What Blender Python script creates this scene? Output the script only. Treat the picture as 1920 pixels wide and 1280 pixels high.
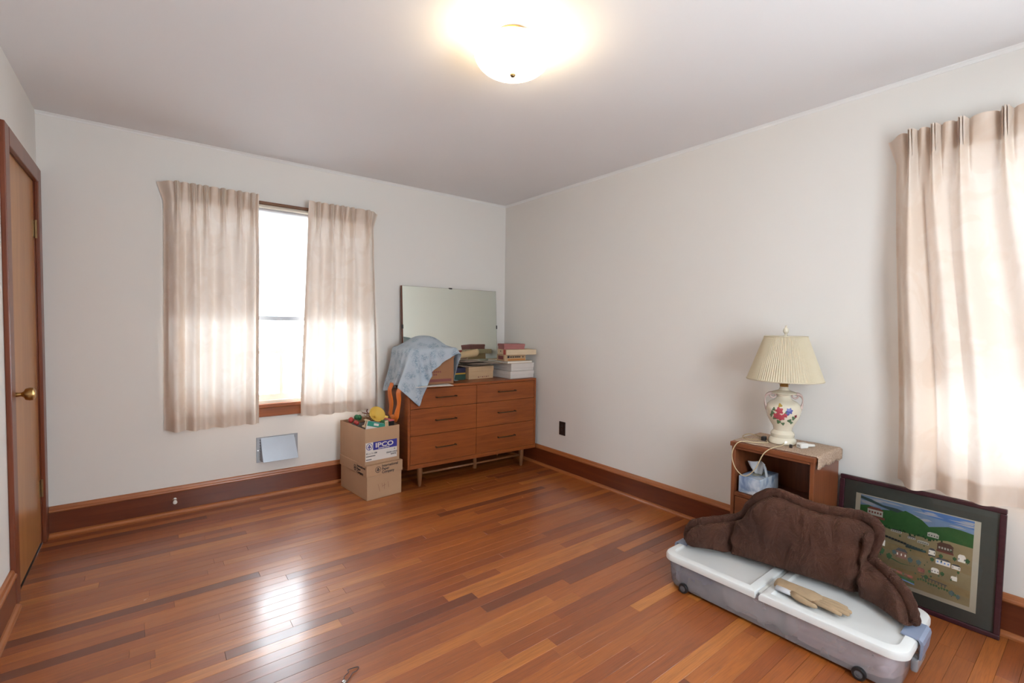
import bpy, bmesh, math, random
import numpy as np
from mathutils import Vector, Matrix
random.seed(7); rng = np.random.default_rng(7)
for o in list(bpy.data.objects): bpy.data.objects.remove(o)
scn = bpy.context.scene
COL = scn.collection
PI = math.pi

# ------------------------------------------------------------------ camera
CAM = Vector((-2.8345, -3.7832, 1.2729))
yaw, pit, rol = math.radians(37.800), math.radians(-2.0994), math.radians(0.7364)
fw = Vector((math.sin(yaw)*math.cos(pit), math.cos(yaw)*math.cos(pit), math.sin(pit)))
r0 = Vector((math.cos(yaw), -math.sin(yaw), 0)); u0 = r0.cross(fw)
rt = math.cos(rol)*r0 + math.sin(rol)*u0; up = -math.sin(rol)*r0 + math.cos(rol)*u0
cd = bpy.data.cameras.new('camera'); cam = bpy.data.objects.new('camera', cd); COL.objects.link(cam)
m = Matrix((rt, up, -fw)).transposed().to_4x4(); m.translation = CAM
cam.matrix_world = m
cd.sensor_fit = 'HORIZONTAL'; cd.sensor_width = 36; cd.lens = 882.78/1920*36; cd.clip_start = 0.02
scn.camera = cam

# ------------------------------------------------------------------ world, daylight, exposure
SKY = 25.0
wd = bpy.data.worlds.new('overcast_sky'); scn.world = wd; wd.use_nodes = True
bg = wd.node_tree.nodes['Background']; bg.inputs[0].default_value = (0.82, 0.91, 1.0, 1); bg.inputs[1].default_value = SKY
W, D, H = 3.318, 4.50, 2.44            # room: x -W..0, y -D..0, z 0..H
WX0, WX1, WZ0, WZ1 = -2.690, -1.395, 0.672, 2.06     # window 1 opening, back wall
VY0, VY1 = -4.12, -3.24                            # window 2 opening, right wall
UX0, UX1 = -2.15, -1.20                            # opening of the added fill-light window, wall behind the camera
def portal(name, loc, rot, sx, sy):
    l = bpy.data.lights.new(name, 'AREA'); l.shape = 'RECTANGLE'; l.size = sx; l.size_y = sy
    l.cycles.is_portal = True
    o = bpy.data.objects.new(name, l); COL.objects.link(o); o.location = loc; o.rotation_euler = rot
portal('daylight_portal', ((WX0+WX1)/2, 0.16, (WZ0+WZ1)/2), (-PI/2, 0, 0), WX1-WX0, WZ1-WZ0)
portal('daylight_portal', (0.16, (VY0+VY1)/2, (WZ0+WZ1)/2), (0, PI/2, 0), WZ1-WZ0, VY1-VY0)
portal('daylight_portal', ((UX0+UX1)/2, -D-.16, (WZ0+WZ1)/2), (PI/2, 0, 0), UX1-UX0, WZ1-WZ0)  # sky portal for the added fill window
LAMP_W = 15.0; LAMP_E = 2.4; LAMP_COL = (1.0, 0.80, 0.50)
vs = scn.view_settings
vs.view_transform = 'Standard'; vs.look = 'None'; vs.gamma = 1; vs.use_curve_mapping = False
vs.exposure = -0.20

# ------------------------------------------------------------------ mesh helpers
class MB:
    """collects polygons; build() links them as one mesh object"""
    def __init__(s): s.v = []; s.f = []; s.m = []; s.mi = 0
    def add(s, vs, fs):
        b = len(s.v); s.v += [tuple(p) for p in vs]; s.f += [tuple(b+i for i in f) for f in fs]; s.m += [s.mi]*len(fs); return s
    def box(s, x0, x1, y0, y1, z0, z1):
        return s.add([(x0,y0,z0),(x1,y0,z0),(x1,y1,z0),(x0,y1,z0),(x0,y0,z1),(x1,y0,z1),(x1,y1,z1),(x0,y1,z1)],
                     [(0,3,2,1),(4,5,6,7),(0,1,5,4),(1,2,6,5),(2,3,7,6),(3,0,4,7)])
    def bbox(s, x0, x1, y0, y1, z0, z1, r=0.003, seg=2):
        bm = bmesh.new(); bmesh.ops.create_cube(bm, size=1)
        for v in bm.verts: v.co = Vector(((x0+x1)/2+v.co.x*(x1-x0), (y0+y1)/2+v.co.y*(y1-y0), (z0+z1)/2+v.co.z*(z1-z0)))
        bmesh.ops.bevel(bm, geom=bm.edges[:], offset=r, segments=seg, affect='EDGES', profile=0.5)
        return s.bm(bm)
    def bm(s, bm):
        bm.verts.index_update()
        s.add([v.co for v in bm.verts], [[v.index for v in f.verts] for f in bm.faces]); bm.free(); return s
    def prism(s, poly, a0, a1, axis='z', cap=True):
        """poly: 2D outline (ccw), extruded along axis"""
        def P(p, a): return {'z': (p[0],p[1],a), 'y': (p[0],a,p[1]), 'x': (a,p[0],p[1])}[axis]
        n = len(poly); v = [P(p,a0) for p in poly]+[P(p,a1) for p in poly]
        f = [(i,(i+1)%n,n+(i+1)%n,n+i) for i in range(n)]
        if cap: f += [tuple(range(n-1,-1,-1)), tuple(range(n,2*n))]
        return s.add(v, f)
    def lathe(s, prof, c=(0,0,0), seg=32, axis='z', rmod=None):
        v = []; f = []
        for k,(r,h) in enumerate(prof):
            for i in range(seg):
                a = 2*PI*i/seg; rr = r*(1+(rmod(a) if rmod else 0))
                x, y = rr*math.cos(a), rr*math.sin(a)
                p = {'z':(x,y,h),'y':(x,h,y),'x':(h,x,y)}[axis]
                v.append((p[0]+c[0],p[1]+c[1],p[2]+c[2]))
        for k in range(len(prof)-1):
            for i in range(seg):
                j=(i+1)%seg; f.append((k*seg+i,k*seg+j,(k+1)*seg+j,(k+1)*seg+i))
        if prof[0][0] > 1e-5: f.append(tuple(range(seg-1,-1,-1))) if getattr(s,'capz',True) else None
        if prof[-1][0] > 1e-5 and getattr(s,'capz',True): f.append(tuple((len(prof)-1)*seg+i for i in range(seg)))
        return s.add(v, [q for q in f if q])
    def tube(s, path, r, seg=8, closed=False):
        pts = [Vector(p) for p in path]; n = len(pts)
        R = r if hasattr(r,'__len__') else [r]*n
        t0 = (pts[1]-pts[0]).normalized(); ref = Vector((0,0,1)) if abs(t0.z)<0.9 else Vector((1,0,0))
        nx = t0.cross(ref).normalized(); v=[]; f=[]
        for k in range(n):
            a = pts[k-1] if (k>0 or closed) else pts[k]; b = pts[(k+1)%n] if (k<n-1 or closed) else pts[k]
            t = (b-a).normalized(); nx = (nx - t*nx.dot(t)).normalized(); ny = t.cross(nx)
            for i in range(seg):
                an = 2*PI*i/seg; v.append(pts[k]+(nx*math.cos(an)+ny*math.sin(an))*R[k])
        for k in range(n if closed else n-1):
            k2=(k+1)%n
            for i in range(seg):
                j=(i+1)%seg; f.append((k*seg+i,k*seg+j,k2*seg+j,k2*seg+i))
        if not closed: f += [tuple(range(seg-1,-1,-1)), tuple((n-1)*seg+i for i in range(seg))]
        return s.add(v,f)
    def grid(s, fn, nu, nv, wrap=False):
        v=[fn(i/(nu if wrap else nu-1), j/(nv-1)) for j in range(nv) for i in range(nu)]; f=[]
        for j in range(nv-1):
            for i in range(nu if wrap else nu-1):
                k=(i+1)%nu; f.append((j*nu+i,j*nu+k,(j+1)*nu+k,(j+1)*nu+i))
        return s.add(v,f)
    def build(s, name, mats, parent=None, smooth=False, attr=None):
        me = bpy.data.meshes.new(name); me.from_pydata(s.v, [], s.f)
        mats = mats if isinstance(mats,(list,tuple)) else [mats]
        for q in mats: me.materials.append(q)
        me.polygons.foreach_set('material_index', s.m)
        if smooth: me.polygons.foreach_set('use_smooth', [True]*len(s.f))
        if attr is not None:
            a = me.attributes.new('rnd','FLOAT','POINT'); a.data.foreach_set('value', attr)
        me.update(); me.validate()
        bm=bmesh.new(); bm.from_mesh(me); bmesh.ops.recalc_face_normals(bm, faces=bm.faces[:]); bm.to_mesh(me); bm.free()
        o = bpy.data.objects.new(name, me); COL.objects.link(o)
        if parent: o.parent = parent
        if smooth == 'auto':
            me.set_sharp_from_angle(angle=math.radians(35))
        return o
def tag(o, label, cat, group=None, kind=None):
    o['label']=label; o['category']=cat
    if group: o['group']=group
    if kind: o['kind']=kind
    return o
def thing(name, label, cat, loc=(0,0,0), rz=0, group=None, rot=None):
    o = bpy.data.objects.new(name, None); COL.objects.link(o); o.location = loc; o.rotation_euler = rot or (0,0,rz)
    o.empty_display_size = 0.05
    return tag(o, label, cat, group)
def struct(o, label=None):
    o['kind']='structure'
    if label: o['label']=label
    return o
def empty(name, loc=(0,0,0)):
    o = bpy.data.objects.new(name, None); COL.objects.link(o); o.location=loc; o.empty_display_size=.05; return o
def sub(o, n=1):
    q=o.modifiers.new('subdivision','SUBSURF'); q.levels=n; q.render_levels=n; return o
def solid(o, t, off=0):
    q=o.modifiers.new('thickness','SOLIDIFY'); q.thickness=t; q.offset=off; return o
def text(s, name, txt, size, mat, parent, loc, rot, bold=0.0, sx=1.0, align='LEFT'):
    c = bpy.data.curves.new(name,'FONT'); c.body=txt; c.size=size; c.offset=bold; c.align_x=align; c.extrude=0.0002; c.resolution_u=3
    t = bpy.data.objects.new(name+'_tmp', c); COL.objects.link(t)
    dg = bpy.context.evaluated_depsgraph_get()
    me = bpy.data.meshes.new_from_object(t.evaluated_get(dg)); me.name=name
    bpy.data.objects.remove(t); bpy.data.curves.remove(c)
    me.materials.clear(); me.materials.append(mat)
    o = bpy.data.objects.new(name, me); COL.objects.link(o); o.parent=parent; o.location=loc; o.rotation_euler=rot; o.scale=(sx,1,1)
    return o
def sstep(a,b,x):
    t=max(0,min(1,(x-a)/(b-a))); return t*t*(3-2*t)

# ------------------------------------------------------------------ materials
def nmat(name):
    q = bpy.data.materials.new(name); q.use_nodes=True; nt=q.node_tree; return q, nt, nt.nodes['Principled BSDF'], nt.nodes['Material Output']
def mix_rgb(nt, fac, a, b, mode='MIX'):
    n=nt.nodes.new('ShaderNodeMix'); n.data_type='RGBA'; n.blend_type=mode
    for s,v in ((n.inputs[0],fac),(n.inputs[6],a),(n.inputs[7],b)):
        if hasattr(v,'is_linked'): nt.links.new(v,s)
        elif isinstance(v,(tuple,list)): s.default_value=(*v[:3],1)
        else: s.default_value=v
    return n.outputs[2]
def noise(nt, scale, detail=4, vec=None, rough=.55, dist=0):
    n=nt.nodes.new('ShaderNodeTexNoise'); n.inputs['Scale'].default_value=scale; n.inputs['Detail'].default_value=detail
    n.inputs['Roughness'].default_value=rough; n.inputs['Distortion'].default_value=dist
    if vec is not None: nt.links.new(vec,n.inputs['Vector'])
    return n.outputs[0]
def ramp(nt, val, stops):
    n=nt.nodes.new('ShaderNodeValToRGB'); nt.links.new(val,n.inputs[0]); e=n.color_ramp.elements
    while len(e)<len(stops): e.new(.5)
    for k,(p,c) in enumerate(stops): e[k].position=p; e[k].color=(*c[:3],1) if isinstance(c,(tuple,list)) else (c,c,c,1)
    return n.outputs[0]
def coord(nt, kind='Object', scale=(1,1,1), rot=(0,0,0)):
    t=nt.nodes.new('ShaderNodeTexCoord'); mp=nt.nodes.new('ShaderNodeMapping'); nt.links.new(t.outputs[kind],mp.inputs[0])
    mp.inputs['Scale'].default_value=scale; mp.inputs['Rotation'].default_value=rot; return mp.outputs[0]
def worldpos(nt, scale=(1,1,1)):
    g=nt.nodes.new('ShaderNodeNewGeometry'); mp=nt.nodes.new('ShaderNodeMapping'); nt.links.new(g.outputs['Position'],mp.inputs[0])
    mp.inputs['Scale'].default_value=scale; return mp.outputs[0]
def bump(nt, bs, h, strength=.2, dist=.002):
    b=nt.nodes.new('ShaderNodeBump'); b.inputs['Strength'].default_value=strength; b.inputs['Distance'].default_value=dist
    nt.links.new(h,b.inputs['Height']); nt.links.new(b.outputs[0],bs.inputs['Normal']); return b
def plain(name, col, rough=.6, var=.12, scale=12, metal=0, spec=.5, bmp=0, coat=0):
    q,nt,bs,_=nmat(name)
    v=noise(nt,scale,4,coord(nt))
    c=mix_rgb(nt,v,tuple(x*(1-var) for x in col),tuple(min(1,x*(1+var)) for x in col))
    nt.links.new(c,bs.inputs['Base Color']); bs.inputs['Roughness'].default_value=rough; bs.inputs['Metallic'].default_value=metal
    bs.inputs['Specular IOR Level'].default_value=spec
    if coat: bs.inputs['Coat Weight'].default_value=coat; bs.inputs['Coat Roughness'].default_value=.15
    if bmp: bump(nt,bs,noise(nt,scale*14,3,coord(nt)),bmp)
    return q
def wood(name, dark, light, axis=0, rough=.38, scale=1.0, coat=.25, fig=.5):
    q,nt,bs,_=nmat(name)
    st=[14*scale]*3; st[axis]=1.1*scale
    v=coord(nt,'Object',tuple(st))
    n1=noise(nt,1.6,6,v,.6,.9); st2=[110*scale]*3; st2[axis]=5*scale
    n2=noise(nt,1.0,3,coord(nt,'Object',tuple(st2)),.6)
    c=ramp(nt,n1,[(.28,dark),(.72,light)])
    c=mix_rgb(nt,.35,c,mix_rgb(nt,n2,tuple(x*.6 for x in dark),light))
    nt.links.new(c,bs.inputs['Base Color']); bs.inputs['Roughness'].default_value=rough
    bs.inputs['Coat Weight'].default_value=coat*.6; bs.inputs['Coat Roughness'].default_value=.22; bs.inputs['Specular IOR Level'].default_value=.35
    bump(nt,bs,n2,.06,.001)
    return q
def fabric(name, col, trans=.5, pattern=None, rough=.9, weave=900, tcol=None):
    """cloth: diffuse front and translucent back"""
    q,nt,bs,out=nmat(name); nt.nodes.remove(bs)
    c=pattern(nt) if pattern else mix_rgb(nt,noise(nt,6,3,coord(nt)),tuple(x*.93 for x in col),col)
    d=nt.nodes.new('ShaderNodeBsdfDiffuse'); t=nt.nodes.new('ShaderNodeBsdfTranslucent'); mx=nt.nodes.new('ShaderNodeMixShader')
    nt.links.new(c,d.inputs[0])
    if tcol: t.inputs[0].default_value=(*tcol,1)
    else: nt.links.new(c,t.inputs[0])
    mx.inputs[0].default_value=trans
    b=nt.nodes.new('ShaderNodeBump'); b.inputs['Strength'].default_value=.12; b.inputs['Distance'].default_value=.001
    nt.links.new(noise(nt,weave,2,coord(nt)),b.inputs['Height'])
    nt.links.new(b.outputs[0],d.inputs['Normal'])
    nt.links.new(d.outputs[0],mx.inputs[1]); nt.links.new(t.outputs[0],mx.inputs[2]); nt.links.new(mx.outputs[0],out.inputs[0])
    return q
def pane_mat(name, tint=(.97,.99,.98), refl=.06):
    q,nt,bs,out=nmat(name); nt.nodes.remove(bs)
    t=nt.nodes.new('ShaderNodeBsdfTransparent'); t.inputs[0].default_value=(*tint,1)
    g=nt.nodes.new('ShaderNodeBsdfGlossy'); g.inputs['Roughness'].default_value=.02
    fr=nt.nodes.new('ShaderNodeFresnel'); fr.inputs[0].default_value=1.45
    mx=nt.nodes.new('ShaderNodeMixShader'); nt.links.new(fr.outputs[0],mx.inputs[0])
    nt.links.new(t.outputs[0],mx.inputs[1]); nt.links.new(g.outputs[0],mx.inputs[2]); nt.links.new(mx.outputs[0],out.inputs[0]); return q

def wall_paint(name, col):
    q,nt,bs,_=nmat(name)
    p=worldpos(nt)
    c=mix_rgb(nt,noise(nt,1.3,3,p),tuple(x*.965 for x in col),col)
    nt.links.new(c,bs.inputs['Base Color']); bs.inputs['Roughness'].default_value=.7; bs.inputs['Specular IOR Level'].default_value=.25
    bump(nt,bs,noise(nt,55,4,p,.6),.04,.003); return q
M = {}
M['wall']=wall_paint('wall_paint',(.785,.752,.712))
M['ceil']=wall_paint('ceiling_paint',(.82,.80,.80))
M['trimpaint']=plain('white_trim_paint',(.80,.79,.78),.5,.03)
M['base']=wood('mahogany_baseboard',(.095,.018,.006),(.19,.042,.012),0,.33,.8,.4)
M['base_y']=wood('mahogany_baseboard_side',(.095,.018,.006),(.19,.042,.012),1,.33,.8,.4)
M['cap']=wood('amber_cap_moulding',(.30,.085,.024),(.47,.165,.052),0,.35,.8,.4)
M['cap_y']=wood('amber_cap_moulding_side',(.30,.085,.024),(.47,.165,.052),1,.35,.8,.4)
M['casing']=wood('red_brown_casing',(.13,.028,.010),(.23,.056,.020),2,.35,.8,.4)
M['doorleaf']=wood('birch_door_veneer',(.42,.175,.052),(.58,.27,.09),2,.35,.6,.35)
M['stool']=wood('orange_stained_sill',(.22,.055,.016),(.40,.125,.04),0,.28,.9,.5)
M['sash']=plain('cream_sash_paint',(.66,.62,.54),.5,.04)
M['glass']=pane_mat('window_glass')
M['brass']=plain('aged_brass',(.45,.27,.10),.28,.2,30,1)
M['brass_dark']=plain('dull_brass_hinge',(.30,.20,.10),.4,.2,30,.9)
M['steel']=plain('bright_steel',(.6,.6,.6),.25,.1,30,1)
M['ventgrey']=plain('grey_painted_metal',(.33,.34,.36),.4,.06,20,.35)
M['ventplastic']=plain('grey_deflector',(.33,.35,.39),.3,.06,10,.2)
M['black']=plain('black_plastic',(.012,.011,.012),.4,.2)
M['brownplate']=plain('dark_brown_plate',(.020,.013,.011),.35,.2)
M['gap']=plain('dark_gap',(.02,.008,.004),.9,.2)

# floorboards
def floor_mat():
    q,nt,bs,_=nmat('oak_floorboard')
    a=nt.nodes.new('ShaderNodeAttribute'); a.attribute_name='rnd'; r=a.outputs['Fac']
    g=nt.nodes.new('ShaderNodeNewGeometry'); cb=nt.nodes.new('ShaderNodeCombineXYZ')
    ml=nt.nodes.new('ShaderNodeMath'); ml.operation='MULTIPLY'; nt.links.new(r,ml.inputs[0]); ml.inputs[1].default_value=57
    nt.links.new(ml.outputs[0],cb.inputs[0]); nt.links.new(ml.outputs[0],cb.inputs[2])
    ad=nt.nodes.new('ShaderNodeVectorMath'); nt.links.new(g.outputs['Position'],ad.inputs[0]); nt.links.new(cb.outputs[0],ad.inputs[1])
    def mp(sc):
        n=nt.nodes.new('ShaderNodeMapping'); n.inputs['Scale'].default_value=sc; nt.links.new(ad.outputs[0],n.inputs[0]); return n.outputs[0]
    base=ramp(nt,r,[(0,(.16,.030,.004)),(.25,(.27,.057,.007)),(.6,(.40,.102,.012)),(.85,(.50,.148,.019)),(1,(.60,.205,.034))])
    n1=noise(nt,1.0,5,mp((1.6,26,1)),.6,1.2); n2=noise(nt,1,3,mp((9,240,1)),.6)
    c=mix_rgb(nt,ramp(nt,n1,[(.30,0.),(.72,1.)]),mix_rgb(nt,.38,base,(.10,.026,.006)),base)
    c=mix_rgb(nt,ramp(nt,n2,[(.30,.30),(.55,0.)]),c,(.075,.020,.005))
    nt.links.new(c,bs.inputs['Base Color'])
    # wear: rougher, scuffed finish with its own blotchy shape
    p=g.outputs['Position']
    wn=noise(nt,1.5,5,p,.62,.4); sc=noise(nt,5,6,p,.65,0)
    ro=ramp(nt,wn,[(.35,.44),(.65,.58)]); nt.links.new(ro,bs.inputs['Roughness'])
    bs.inputs['Specular IOR Level'].default_value=.55
    bs.inputs['Coat Weight'].default_value=1.0
    cr=ramp(nt,sc,[(.3,.19),(.75,.28)]); nt.links.new(cr,bs.inputs['Coat Roughness'])
    bump(nt,bs,n2,.05,.0008); return q
M['floor']=floor_mat()

# ------------------------------------------------------------------ structure: floor
fl=struct(MB().box(-W-.1,.1,-D-.1,.1,-.06,-.0125).build('floor',M['gap']))
BW=.0572
y=-.002; row=0; rest=MB(); rest_a=[]; nb=0
while y>-D:
    x=-W; off=random.uniform(.2,1.2); first=True
    while x<-.001:
        L=off if first else random.choice([.45,.6,.75,.9,1.05,1.2,1.35,1.5])*random.uniform(.9,1.1); first=False
        x2=min(0,x+L)
        if -x2<.18: x2=0
        r=min(1,max(0,random.gauss(.5,.24)))
        dz=random.uniform(-.00025,.00025)
        g=.00035
        if y>-3.62:
            mb=MB(); cx,cy=(x+x2)/2,y-BW/2; hx,hy=(x2-x)/2-g,BW/2-g; b=.0006
            mb.add([(-hx,-hy,-.012),(hx,-hy,-.012),(hx,hy,-.012),(-hx,hy,-.012),(-hx,-hy,-b),(hx,-hy,-b),(hx,hy,-b),(-hx,hy,-b),
                    (-hx+b,-hy+b,0),(hx-b,-hy+b,0),(hx-b,hy-b,0),(-hx+b,hy-b,0)],
                   [(0,3,2,1),(0,1,5,4),(1,2,6,5),(2,3,7,6),(3,0,4,7),(4,5,9,8),(5,6,10,9),(6,7,11,10),(7,4,8,11),(8,9,10,11)])
            o=mb.build('floorboard',M['floor'],fl,attr=[r]*12); o.location=(cx,cy,dz); nb+=1
        else:
            rest.box(x+g,x2-g,max(-D,y-BW+g),y-g,-.012,dz); rest_a+=[r]*8
        x=x2
    y-=BW
o=rest.build('floorboards_near_wall',M['floor'],fl,attr=rest_a); o['kind']='stuff'
print('floorboards',nb)
# ceiling and walls
struct(MB().box(-W-.12,.12,-D-.12,.12,H,H+.1).build('ceiling',M['ceil']))
T=.14
struct(MB().box(-W-T,WX0,0,T,0,H).box(WX1,T,0,T,0,H).box(WX0,WX1,0,T,0,WZ0).box(WX0,WX1,0,T,WZ1,H).build('wall_back',M['wall']))
struct(MB().box(0,T,VY1,0,0,H).box(0,T,-D-T,VY0,0,H).box(0,T,VY0,VY1,0,WZ0).box(0,T,VY0,VY1,WZ1,H).build('wall_right',M['wall']))
# left wall with the closet doorway; unseen slab added behind it blocks stray light
DY0,DY1,DZ=-.79,-.085,2.03
struct(MB().box(-W-T,-W,DY1,T,0,H).box(-W-T,-W,-D-T,DY0,0,H).box(-W-T,-W,DY0,DY1,DZ,H).box(-W-T-.03,-W-T,DY0-.1,DY1+.1,-.02,DZ+.1).build('wall_left',M['wall']))
struct(MB().box(-W-T,UX0,-D-T,-D,0,H).box(UX1,T,-D-T,-D,0,H).box(UX0,UX1,-D-T,-D,0,WZ0).box(UX0,UX1,-D-T,-D,WZ1,H).build('wall_front',M['wall']))

# baseboards: board, cap moulding and shoe moulding
def baseboard(name, p0, p1, nrm, mb_, mc_):
    """run from p0 to p1 along the wall, profile standing off towards nrm"""
    p0=Vector((*p0,0)); p1=Vector((*p1,0)); n=Vector((*nrm,0)); e=struct(empty(name))
    def run(prof,nm,mat):
        k=MB(); v=[p0+n*d+Vector((0,0,z)) for d,z in prof]+[p1+n*d+Vector((0,0,z)) for d,z in prof]; q=len(prof)
        k.add(v,[(i,(i+1)%q,q+(i+1)%q,q+i) for i in range(q)]+[tuple(range(q)),tuple(range(2*q-1,q-1,-1))]); return k.build(nm,mat,e)
    run([(0,0),(.016,0),(.016,.142),(0,.142)],'board',mb_)
    run([(0,.142),(.020,.142),(.023,.148),(.021,.155),(.016,.160),(.012,.172),(.006,.176),(0,.176)],'cap_moulding',mc_)
    run([(.016,0),(.034,0),(.034,.008),(.030,.016),(.022,.021),(.016,.022)],'shoe_moulding',mc_)
baseboard('baseboard_back',(-W+.02,0),(0,0),(0,-1),M['base'],M['cap'])
baseboard('baseboard_right',(0,0),(0,-D),(-1,0),M['base_y'],M['cap_y'])
baseboard('baseboard_left',(-W,-.868),(-W,-D),(1,0),M['base_y'],M['cap_y'])
baseboard('baseboard_front',(-W,-D),(0,-D),(0,1),M['base'],M['cap'])
# small painted cove along the ceiling
def cove(name,p0,p1,nrm):
    p0=Vector((*p0,0)); p1=Vector((*p1,0)); n=Vector((*nrm,0))
    prof=[(0,H-.018),(.003,H-.017),(.006,H-.011),(.011,H-.006),(.016,H-.003),(.018,H),(0,H)]; q=len(prof)
    v=[p0+n*d+Vector((0,0,z)) for d,z in prof]+[p1+n*d+Vector((0,0,z)) for d,z in prof]
    k=MB(); k.add(v,[(i,(i+1)%q,q+(i+1)%q,q+i) for i in range(q)]+[tuple(range(q)),tuple(range(2*q-1,q-1,-1))])
    return struct(k.build(name,M['trimpaint']))
cove('trim_1',(-W,0),(0,0),(0,-1)); cove('trim_2',(0,0),(0,-D),(-1,0))

# ------------------------------------------------------------------ windows
def window(name, origin, rz, width):
    """local frame: x along the wall, y outwards through the wall, origin at opening's lower left"""
    e=struct(empty(name,origin)); e.rotation_euler=(0,0,rz); h=WZ1-WZ0; w=width
    MB().box(0,.02,0,.13,0,h).box(w-.02,w,0,.13,0,h).box(.02,w-.02,0,.13,h-.02,h).box(.02,w-.02,.0,.14,0,.022).build('jamb',M['sash'],e)
    # wooden casing, stool, apron
    k=MB(); k.bbox(-.020,.006,-.018,0,.0,h+.065,.003); k.build('side_casing',M['casing'],e)
    k=MB(); k.bbox(w-.006,w+.020,-.018,0,.0,h+.065,.003); k.build('side_casing',M['casing'],e)
    k=MB(); k.bbox(.006,w-.006,-.019,0,h-.006,h+.065,.003); k.build('head_casing',M['casing'],e)
    k=MB(); k.bbox(-.02,w+.02,-.036,.02,-.026,.004,.006,3); k.build('stool',M['stool'],e)
    k=MB(); k.bbox(-.02,w+.02,-.018,0,-.092,-.027,.003); k.build('apron',M['stool'],e)
    for nm,z0,z1,y0 in (('lower_sash',.022,h*.5+.02,.045),('upper_sash',h*.5-.015,h-.02,.082)):
        s=.042; y1=y0+.032; b=.04
        k=MB(); k.box(.02,.02+s,y0,y1,z0,z1).box(w-.02-s,w-.02,y0,y1,z0,z1).box(.02+s,w-.02-s,y0,y1,z0,z0+b).box(.02+s,w-.02-s,y0,y1,z1-.03,z1)
        sh=k.build(nm,M['sash'],e)
        zm=(z0+b+z1-.03)/2
        MB().box(w/2-.012,w/2+.012,y0+.004,y1-.004,z0+b,z1-.03).build('muntin',M['sash'],sh)
        MB().box(.02+s,w/2-.012,y0+.004,y1-.004,zm-.012,zm+.012).build('muntin',M['sash'],sh)
        MB().box(w/2+.012,w-.02-s,y0+.004,y1-.004,zm-.012,zm+.012).build('muntin',M['sash'],sh)
        for (a,b2) in ((.02+s,w/2-.012),(w/2+.012,w-.02-s)):
            for (c,d) in ((z0+b,zm-.012),(zm+.012,z1-.03)):
                MB().add([(a,y0+.016,c),(b2,y0+.016,c),(b2,y0+.016,d),(a,y0+.016,d)],[(0,1,2,3)]).build('pane',M['glass'],sh)
    return e
window('window_1',(WX0,0,WZ0),0,WX1-WX0)
window('window_2',(0,VY1,WZ0),-PI/2,VY1-VY0)
window('fill_window',(UX1,-D,WZ0),PI,UX1-UX0)  # unseen window, added behind the camera to brighten the room from the front

# roller shades (outside mount, half lowered)
M['shade']=fabric('white_vinyl_shade',(.84,.85,.87),.46,weave=400)
M['hembar']=plain('grey_hem_bar',(.50,.54,.60),.5,.05)
M['shadetube']=plain('beige_roller_tube',(.62,.55,.46),.5,.05)
def shade(origin, rz, width, zbot, label):
    e=thing('roller_shade',label,'window shade',origin,rz); ztop=2.098
    k=MB(); k.lathe([(.0135,.0),(.0135,width)],(0,-.036,ztop-.014),16,'x'); k.build('roller',M['shadetube'],e,'auto')
    for bx in (-.005,width+.001): MB().box(bx,bx+.004,-.052,-.018,ztop-.034,ztop+.004).build('bracket',M['steel'],e)
    k=MB(); k.grid(lambda u,v:(.002+u*(width-.004),-.024-.0015*math.sin(u*9),zbot+v*(ztop-.016-zbot)),12,8)
    k.build('shade_cloth',M['shade'],e,True)
    k=MB(); k.bbox(.002,width-.002,-.029,-.021,zbot-.012,zbot+.018,.003); k.build('hem_bar',M['hembar'],e)
shade((WX0,0,0),0,WX1-WX0,1.29,'white roller shade drawn halfway down behind the back wall curtains')
shade((0,VY1,0),-PI/2,VY1-VY0,1.06,'white roller shade behind the beige curtain beside the framed picture')

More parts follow.
